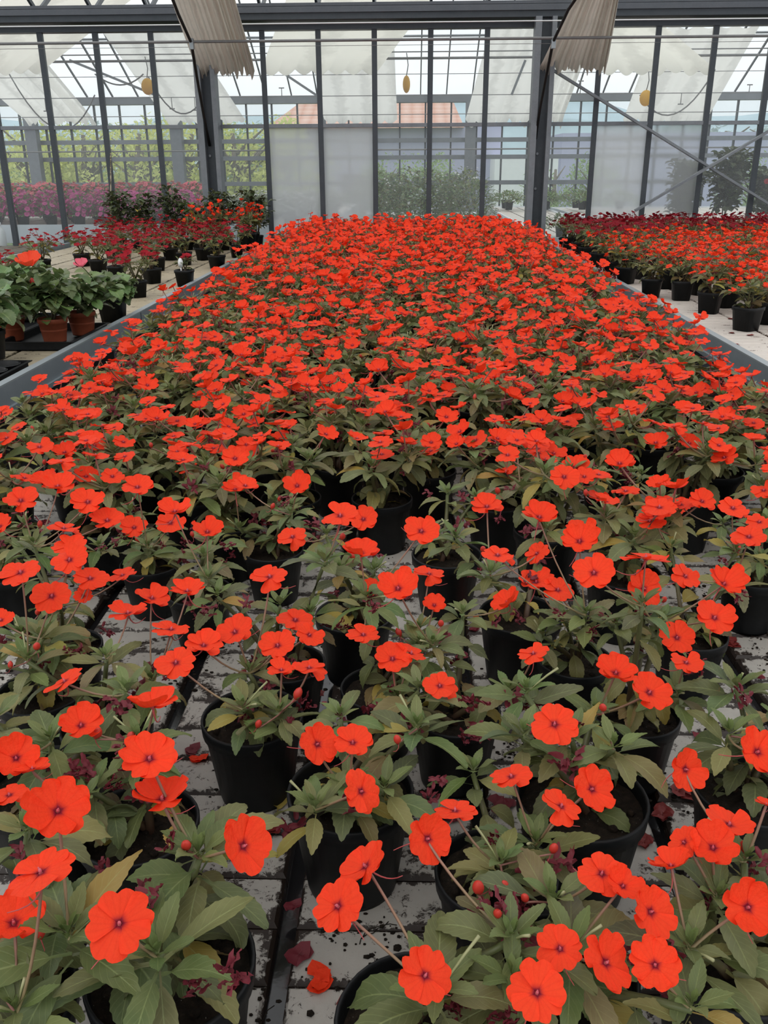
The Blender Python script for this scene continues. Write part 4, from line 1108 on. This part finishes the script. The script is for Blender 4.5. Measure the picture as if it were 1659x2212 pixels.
# cross wires and sprinklers of the far compartment
for n_, (py, yy, r2) in enumerate(((112, YW+1.6, .006), (126, YW+2.4, .014), (160, YW+3.2, .004), (206, YW+5.5, .006), (247, YW+6.5, .006), (323, YW+6.5, .012))):
    z = at_y(890, py, yy).z; mb = MB(); mb.tube([(-9, yy, z), (9, yy, z)], r2, 5)
    build(mb, 'overhead_line', 'pipe', label='thin grey line strung across behind the glass, number %s from the top' % ['first', 'second', 'third', 'fourth', 'fifth', 'sixth'][n_], cat='wire')
for n_, (x, y) in enumerate(((372,235),(422,238),(1255,175),(1470,225),(1620,183),(100,240),(608,190))):
    yy = YW + 5.5; p = at_y(x, y, yy); mb = MB(); mb.tube([(p.x, yy, at_y(890, 206, yy).z), p], .006, 4); mb.tube([p - Vector((.04, 0, 0)), p + Vector((.04, 0, 0))], .008, 4)
    build(mb, 'sprinkler', 'pipe', label='small hanging sprinkler nozzle behind the glass', cat='sprinkler', group='sprinklers behind the glass')
# drooping hoses
for (a, b, sag, lab) in (((20,160), (205,205), .5, 'drooping hose behind the glass at the left edge'), ((205,160), (310,160), .12, 'short drooping hose left of the yellow globe'), ((320,165), (450,190), .35, 'drooping hose right of the yellow globe'), ((1382,205), (1545,150), .35, 'drooping hose behind the glass near the crossing braces')):
    yy = YW + 3.0; p = at_y(*a, yy); q = at_y(*b, yy); mb = MB()
    mb.tube([p.lerp(q, i/12) - Vector((0, 0, sag*4*(i/12)*(1-i/12))) for i in range(13)], .009, 5); build(mb, 'hose', 'pipe', label=lab, cat='hose')
# yellow globes
for (x, y, w, h, lab) in ((319,187,.105,.125,'yellow round hanging fan guard behind the glass on the upper left'), (878,182,.06,.13,'yellow hanging disc seen edge-on behind the glass in the middle'), (1395,212,.10,.12,'yellow hanging shape behind the glass on the upper right')):
    yy = YW + 2.9; p = at_y(x, y, yy); t = empty('hanging_globe', p, label=lab.replace('fan guard', 'globe'), cat='hanging globe')
    mb = MB(); mb.blob((0, 0, 0), (w/2*1.5, .05, h/2*1.5), 16, 10); build(mb, 'globe', 'yellow', t)
    mb = MB(); mb.tube([(0, 0, h*.7), (.02, 0, h*1.6), (.0, 0, h*2.6)], .006, 5); build(mb, 'hanger', 'pipe', t)
# roof truss ties behind
for n_, (a, b) in enumerate((((150,130), (335,205)), ((1105,205), (1135,130)), ((615,160), (690,210)))):
    yy = YW + 4.; mb = MB(); mb.bar(at_y(*a, yy), at_y(*b, yy), .02, .03); build(mb, 'truss_tie', 'steel', smooth=False, label=['slanting truss tie behind the glass left of the yellow globe', 'steep truss tie behind the glass by the right post', 'short truss tie behind the glass over the frosted panes'][n_], cat='brace')

# ------------------------------------------------------------------ far wall
zt = at_y(890, 222, YF).z; ztt = at_y(890, 210, YF).z
t = empty('gutter_beam', (0, YF, zt), label='distant grey gutter beam along the far greenhouse wall', cat='beam')
mb = MB(); mb.box((-9.5, YF-.12, zt), (9.5, YF+.1, ztt+.04)); P(build(mb, 'gutter_channel', 'steel', smooth=False), t)
for k in range(-18, 18):
    mb = MB(); x = gx(k)+.1; mb.box((x-.016, YF-.03, FLOOR), (x+.016, YF+.03, zt)); struct(mb, 'trim_%d' % ti, 'steel_dark'); ti += 1
for py in (303, 340, 395):
    z = at_y(890, py, YF).z; mb = MB(); mb.box((-9.4, YF-.05, z-.04), (9.4, YF+.04, z+.04)); struct(mb, 'trim_%d' % ti, 'steel'); ti += 1
mb = MB(); mb.face([mb.vert(p) for p in ((-9.4, YF, FLOOR), (9.4, YF, FLOOR), (9.4, YF, zt), (-9.4, YF, zt))]); struct(mb, 'window_%d' % wn, 'far_glass'); wn += 1
for n_, (px, w) in enumerate(((75, .22), (385, .22), (1015, .2), (700, .1))):
    p = at_y(px, 330, YF-.2); mb = MB(); mb.box((p.x-w/2, YF-.3, FLOOR), (p.x+w/2, YF-.1, zt))
    build(mb, 'steel_post', 'steel', smooth=False, label=['distant steel post of the far wall at the left edge', 'distant steel post of the far wall left of the near post', 'distant steel post of the far wall behind the green bushes', 'distant slim post behind the frosted panes'][n_], cat='post', group='posts of the far wall')
for y_ in (YW+.0,):
    pass
# the compartments are left open at the sides, no side walls built
# ------------------------------------------------------------------ benches and plants behind the glass
def backbench(x0, x1, y0, y1, z, lab, skirt='white_panel', top='deck_white', hh=.16):
    t = empty('growing_bench', ((x0+x1)/2, (y0+y1)/2, FLOOR), label=lab, cat='bench')
    mb = MB(); mb.box((x0, y0, z-hh), (x0+.03, y1, z+.02)); mb.box((x1-.03, y0, z-hh), (x1, y1, z+.02)); mb.box((x0, y0, z-hh), (x1, y0+.03, z+.02)); mb.box((x0, y1-.03, z-hh), (x1, y1, z+.02))
    P(build(mb, 'bench_side', skirt, smooth=False), t)
    o = deck(x0+.03, x1-.03, y0+.03, y1-.03, z, off=x0, mat=top, gap=.02, strip=.27, block=.4, hb=.03, sg=.012); P(o, t)
    mb = MB()
    for x in (x0+.2, x1-.2):
        for y in (y0+.3, y1-.3): mb.box((x-.03, y-.03, FLOOR), (x+.03, y+.03, z-.03))
    P(build(mb, 'bench_leg', 'steel', smooth=False), t)
backbench(-6.2, -2.4, YW+.55, YW+2.6, .24, 'white-sided bench behind the glass carrying pink flowers')
backbench(-2.2, -.9, YW+1.2, YW+7, .2, 'white-sided bench behind the glass carrying pale flowers')
backbench(-.7, 1.0, YW+.7, YW+6, .10, 'bench behind the glass under the green bushes')
backbench(1.35, 2.3, YW+.5, YW+8, .10, 'long pale empty bench behind the glass right of the right post')
backbench(2.5, 6.0, YW+.5, YW+8, .08, 'pale bench behind the glass at the right edge')
def mound(seed, r, h, nfl, mats, fcol, fs=.05, leafcol=[(.13, .2, .07), (.18, .26, .09), (.09, .15, .06)], nleaf=160, L=.055):
    r_ = random.Random(seed); mb = MB()
    for i in range(nleaf):
        a = r_.uniform(0, 6.28); e = math.acos(r_.uniform(0, 1)); d = Vector((math.sin(e)*math.cos(a), math.sin(e)*math.sin(a), math.cos(e)))
        p = Vector((d.x*r, d.y*r, .06 + d.z*(h-.06)))*r_.uniform(.7, .98)
        leaf(mb, p, a, R(r_.uniform(-10, 60)), L, L*.5, .8, [x*r_.uniform(.7, 1.4) for x in r_.choice(leafcol)], r_, 0, False)
    for i in range(nfl):
        a = r_.uniform(0, 6.28); e = math.acos(r_.uniform(0, 1)); d = Vector((math.sin(e)*math.cos(a), math.sin(e)*math.sin(a), math.cos(e)))
        p = Vector((d.x*r, d.y*r, .06 + d.z*(h-.06)))*r_.uniform(.97, 1.06); Mx = fmat(p, d + Vector((0, -.3, .3)), fs*r_.uniform(.8, 1.2), r_.uniform(0, 6))
        k0 = len(mb.v); t2 = MB(); petals(t2, r_, cup=.1, nr=2, na=3)
        for v, l in zip(t2.v, t2.l): mb.vert(Mx @ Vector(v), l=l)
        for f in t2.f: mb.face([q + k0 for q in f], 1)
    return mb.mesh('flowering_plant', mats)
PM = {'magenta': [mound(700+i, .19, .30, 80, ['leaf', 'petal_magenta'], 0) for i in range(2)], 'salmon': [mound(710+i, .19, .32, 80, ['leaf', 'petal_salmon'], 0) for i in range(2)], 'white': [mound(720, .17, .26, 60, ['leaf', 'petal_white'], 0, .035)], 'bush': [mound(730+i, .34, .62, 26, ['leaf', 'petal_white'], 0, .022, nleaf=520, L=.06) for i in range(2)],
      'low': [mound(740, .25, .22, 0, ['leaf', 'petal_white'], 0, .03, nleaf=240)]}
def pm(kind, name, x, y, z, s, lab, grp):
    t = empty(name, (x, y, z), rr.uniform(0, 6), label=lab, cat='potted plant', group=grp); t.scale = (s, s, s)
    link('pot', POT, t); link('plant_crown', rr.choice(PM[kind]), t, loc=(0, 0, .05))
    return t
for r0 in range(5):
    for k in range(12):
        x = -5.9 + k*.30 + (.15 if r0 % 2 else 0); y = YW + .80 + r0*.36
        kind = 'salmon' if r0 > 2 else 'magenta'
        pm(kind, 'potted_petunia', x, y, .22, 1.0 if r0 < 3 else 1.15, ('salmon pink' if kind == 'salmon' else 'magenta pink') + ' flowering plant on the white-sided bench behind the left glass', kind + ' plants behind the left glass')
for r0 in range(6):
    for k in range(4):
        pm('white', 'potted_petunia', -2.0 + k*.31, YW + 1.5 + r0*.5, .2, 1., 'white flowering plant behind the glass beside the left post', 'white plants behind the glass')
bx = [(-.35, 1.1), (.0, 1.3), (.35, 1.15), (.6, 1.4), (-.2, 1.8), (.2, 2.1), (.6, 2.2), (-.45, 2.5), (.75, 3.0)]
for k, (x, y) in enumerate(bx):
    pm('bush', 'potted_bush', x, YW + y + .25, .10, .95 + .1*(k % 2), 'airy green bush with tiny white flowers behind the glass beyond the central bench', 'green bushes behind the glass')
for k in range(6):
    pm('low', 'potted_bush', [-.5, -.1, .35, .75, 1.55, 2.75][k], YW + [.95, .98, .95, .98, .75, .8][k], .10, .9, ['low green plant behind the glass, leftmost below the bushes', 'low green plant behind the glass below the first bush', 'low green plant behind the glass below the middle bush', 'low green plant behind the glass below the right bush', 'low green plant behind the glass beside the right post', 'low green plant behind the thin frosted pane'][k], 'low green plants behind the glass')
for k in range(7):
    pm('low', 'potted_bush', 1.6 + (k % 4)*.6, YW + 6.5 + (k//4)*.6, .12, 1.1, 'small green plant on the far end of the pale benches behind the glass', 'green plants at the far end behind the glass')
# tall dark climbers at the right
for k, (px, h_, lab) in enumerate(((1470, .82, 'tall dark climbing plant seen half through the frosted pane'), (1562, .92, 'tall dark leafy climbing plant behind the crossing braces'), (1655, .8, 'dark leafy plant with magenta blooms behind the glass at the right edge'))):
    yy = YW + .8; p = at_y(px, 480, yy); rt, tips = shrub(800+k, h_, .24, 620, .09, DG, 'potted_climber', 'leaf', 'round', .7, zb=.05)
    rt.location = (p.x, yy, .08); tag(rt, lab, 'potted plant')
    if k == 2:
        for j in range(5): link('flower', FL['crimson'][j % 4], rt, mat=fmat(Vector((rr.uniform(-.15, .1), -.25, .2 + j*.09)), (0, -1, .5), .06, 0))
p = at_y(2, 500, YW + .42)
# white bottle
t = empty('spray_bottle', (p.x, YW+.40, .06), label='white plastic bottle behind the glass at the far left edge', cat='bottle')
mb = MB(); mb.lathe([(.001, 0), (.045, 0), (.05, .01), (.05, .13), (.035, .17), (.016, .19), (.016, .21), (.001, .21)], 18); build(mb, 'bottle_body', 'white', t)
mb = MB(); mb.lathe([(.019, .208), (.019, .235), (.001, .235)], 12); build(mb, 'cap', 'white', t)
mb = MB(); mb.box((p.x-.2, YW+.06, .0), (p.x+.25, YW+.5, .06)); build(mb, 'wooden_box', 'deck_brown', smooth=False, label='low box under the white bottle behind the glass', cat='box')
mb = MB(); mb.box((p.x-.15, YW+.1, FLOOR), (p.x+.2, YW+.45, .0)); build(mb, 'box_stand', 'steel_dark', smooth=False, label='dark stand carrying the low box behind the glass', cat='stand')
# wooden cane leaning in front of wall
a = at_y(238, 500, YW-.1); b = at_y(236, 330, YW-.1); mb = MB(); mb.tube([(a.x, YW-.12, SZ), (b.x, YW-.06, b.z)], .006, 6); build(mb, 'plant_cane', 'deck_tan', label='thin wooden cane standing against the left glass beside the shrubs', cat='cane')

# ------------------------------------------------------------------ outside
mb = MB(); mb.face([mb.vert(p) for p in ((-80, 19.3, FLOOR-.1), (80, 19.3, FLOOR-.1), (80, 120, FLOOR-.1), (-80, 120, FLOOR-.1))]); struct(mb, 'ground', 'ground')
def tree_mesh(seed, w, h, trunk, n, L, mat):
    r_ = random.Random(seed); mb = MB(); mt = MB()
    mt.tube([(0, 0, 0), (.05*h, 0, h*.5), (0, .03*h, h*.85)], [.05*w, .04*w, .02*w], 7)
    for b in range(9):
        a = r_.uniform(0, 6.28); z = h*r_.uniform(.35, .7); mt.tube([(0, 0, z), (math.cos(a)*w*.3, math.sin(a)*w*.3, z + h*.22)], [.02*w, .006*w], 5)
    cl = [(r_.uniform(-.35, .35)*w, r_.uniform(-.35, .35)*w, trunk + (h-trunk)*r_.uniform(.1, .85), r_.uniform(.16, .3)*w) for _ in range(14)]
    for i in range(n):
        x, y, z, q = r_.choice(cl); d = Vector((r_.gauss(0, 1), r_.gauss(0, 1), r_.gauss(0, 1))).normalized()*q*r_.uniform(.6, 1.05); p = Vector((x, y, z)) + d
        if p.z < .05: p.z = .05 + r_.random()*.2
        u = Vector((r_.uniform(-1, 1), r_.uniform(-1, 1), r_.uniform(-1, 1))).normalized()*L; v = u.cross(Vector((r_.uniform(-1, 1), r_.uniform(-1, 1), 1)).normalized())*.55
        mb.face([mb.vert(p - u), mb.vert(p - u*.1 + v), mb.vert(p + u), mb.vert(p - u*.1 - v)])
    return mb.mesh('tree_crown', mat, False), mt.mesh('tree_trunk', 'bark')
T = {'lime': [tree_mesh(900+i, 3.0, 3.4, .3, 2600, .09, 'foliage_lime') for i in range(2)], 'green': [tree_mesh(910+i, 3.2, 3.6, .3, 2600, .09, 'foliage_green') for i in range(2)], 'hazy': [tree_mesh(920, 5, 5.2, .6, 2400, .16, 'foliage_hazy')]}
def tree(kind, px, Y, s, lab, grp, zs=1.):
    x = at_y(px, 300, Y).x; t = empty('tree', (x, Y, FLOOR-.1), rr.uniform(0, 6), label=lab, cat='tree', group=grp); t.scale = (s, s, s*zs)
    c, k = rr.choice(T[kind]); link('trunk', k, t); link('crown', c, t)
for px, Y in ((-60, 23), (60, 22.5), (185, 23), (300, 22.4), (410, 23), (510, 22.6), (600, 23.2)):
    tree('lime', px, Y, .82, 'bright yellow-green garden shrub outside beyond the left far wall', 'lime shrubs outside on the left', zs=1.0)
for px, Y in ((-20, 27), (130, 27), (270, 26), (400, 27), (540, 27.5)):
    tree('green', px, Y, 1.15, zs=.62, lab='taller green tree outside behind the yellow-green shrubs on the left', grp='green trees outside on the left')
for px, Y in ((-100, 45), (100, 45), (320, 44), (520, 46), (1400, 46), (1560, 45), (1700, 46)):
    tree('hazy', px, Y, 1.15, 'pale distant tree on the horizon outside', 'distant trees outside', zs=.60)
for px, Y in ((1200, 22.5), (1290, 22.4), (1650, 23), (830, 22), (930, 22.3)):
    tree('green', px, Y, .5, 'low green shrub outside beyond the far wall on the right', 'green shrubs outside on the right')
# house with red tile roof
HY = 29.0
hx0 = at_y(572, 300, HY).x; hx1 = at_y(1110, 300, HY).x; ez = at_y(890, 268, HY).z; rz_ = at_y(890, 224, HY+3.6).z - 1.0
t = empty('house', ((hx0+hx1)/2, HY+3, FLOOR-.1), label='pale blue-grey house with a red tiled roof outside beyond the far wall', cat='house')
mb = MB(); mb.box((hx0+.4, HY+.5, FLOOR-.1), (hx1-.3, HY+7, ez)); P(build(mb, 'house_wall', 'stucco_blue', smooth=False), t)
mb = MB(); i = [mb.vert(p) for p in ((hx0, HY, ez-.1), (hx1-1.5, HY, ez-.1), (hx1-1.8, HY+3.6, rz_+1.25), (hx0+1.0, HY+3.6, rz_+1.25), (hx0, HY+7.4, ez-.1), (hx1-1.5, HY+7.4, ez-.1))]
mb.face((i[0], i[1], i[2], i[3])); mb.face((i[3], i[2], i[5], i[4])); mb.face((i[0], i[3], i[4])); mb.face((i[1], i[5], i[2])); mb.face((i[0], i[4], i[5], i[1]))
P(build(mb, 'house_roof', 'roof_tile', smooth=False), t)
mb = MB(); a = at_y(1060, 400, HY).x; b = at_y(1190, 400, HY).x; mb.box((a, HY-1.2, FLOOR-.1), (b, HY+.5, at_y(890, 335, HY-1.2).z)); P(build(mb, 'white_annexe', 'stucco_white', smooth=False), t)
mb = MB(); a = at_y(600, 300, HY).x
for px in (640, 760, 850, 980): 
    x = at_y(px, 300, HY).x; mb.box((x-.4, HY+.46, ez-2.6), (x+.4, HY+.5, ez-1.4))
P(build(mb, 'house_window', 'steel_dark', smooth=False), t)
mb = MB(); x0 = at_y(1215, 300, 34).x; x1 = at_y(1720, 300, 34).x; mb.box((x0, 34, FLOOR-.1), (x1, 40, at_y(890, 290, 34).z)); 
t = build(mb, 'building', 'stucco_blue', smooth=False, label='long pale building outside beyond the far wall on the right', cat='building')

mb = MB(); r_ = random.Random(3); prev = None
for i in range(81):
    x = -90 + i*2.25; zt_ = 6.2 + 1.2*math.sin(i*.19) + .5*math.sin(i*.7) + r_.uniform(-.15, .15)
    row = [mb.vert(p) for p in ((x, 92, FLOOR-.1), (x, 96, zt_*.7), (x, 100, zt_), (x, 112, zt_*.8), (x, 118, FLOOR-.1))]
    if prev:
        for j in range(4): mb.face((prev[j], prev[j+1], row[j+1], row[j]))
    prev = row
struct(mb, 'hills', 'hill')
# ------------------------------------------------------------------ light
w = bpy.data.worlds.new('overcast'); sc.world = w; w.use_nodes = True; nt = w.node_tree; nt.nodes.clear()
tc = N(nt, 'ShaderNodeTexCoord'); sp = N(nt, 'ShaderNodeSeparateXYZ'); nt.links.new(tc.outputs['Generated'], sp.inputs[0])
c = ramp(nt, sp.outputs[2], [(.0, (.62, .66, .72)), (.08, (.95, .97, 1.0)), (1., (1, 1, 1))])
bg = N(nt, 'ShaderNodeBackground'); bg.inputs[1].default_value = 1.25; nt.links.new(c, bg.inputs[0])
o = N(nt, 'ShaderNodeOutputWorld'); nt.links.new(bg.outputs[0], o.inputs[0])
sd = bpy.data.lights.new('sun', 'SUN'); sd.energy = .9; sd.angle = R(50); sd.color = (1, .97, .92); so = bpy.data.objects.new('sun', sd); COL.objects.link(so)
so.rotation_euler = (R(28), R(-18), 0)
sc.view_settings.view_transform = 'Standard'; sc.view_settings.look = 'None'; sc.view_settings.gamma = 1; sc.view_settings.exposure = 0.0
sc.view_settings.use_curve_mapping = False
sc.cycles.transparent_max_bounces = 24; sc.cycles.max_bounces = 8
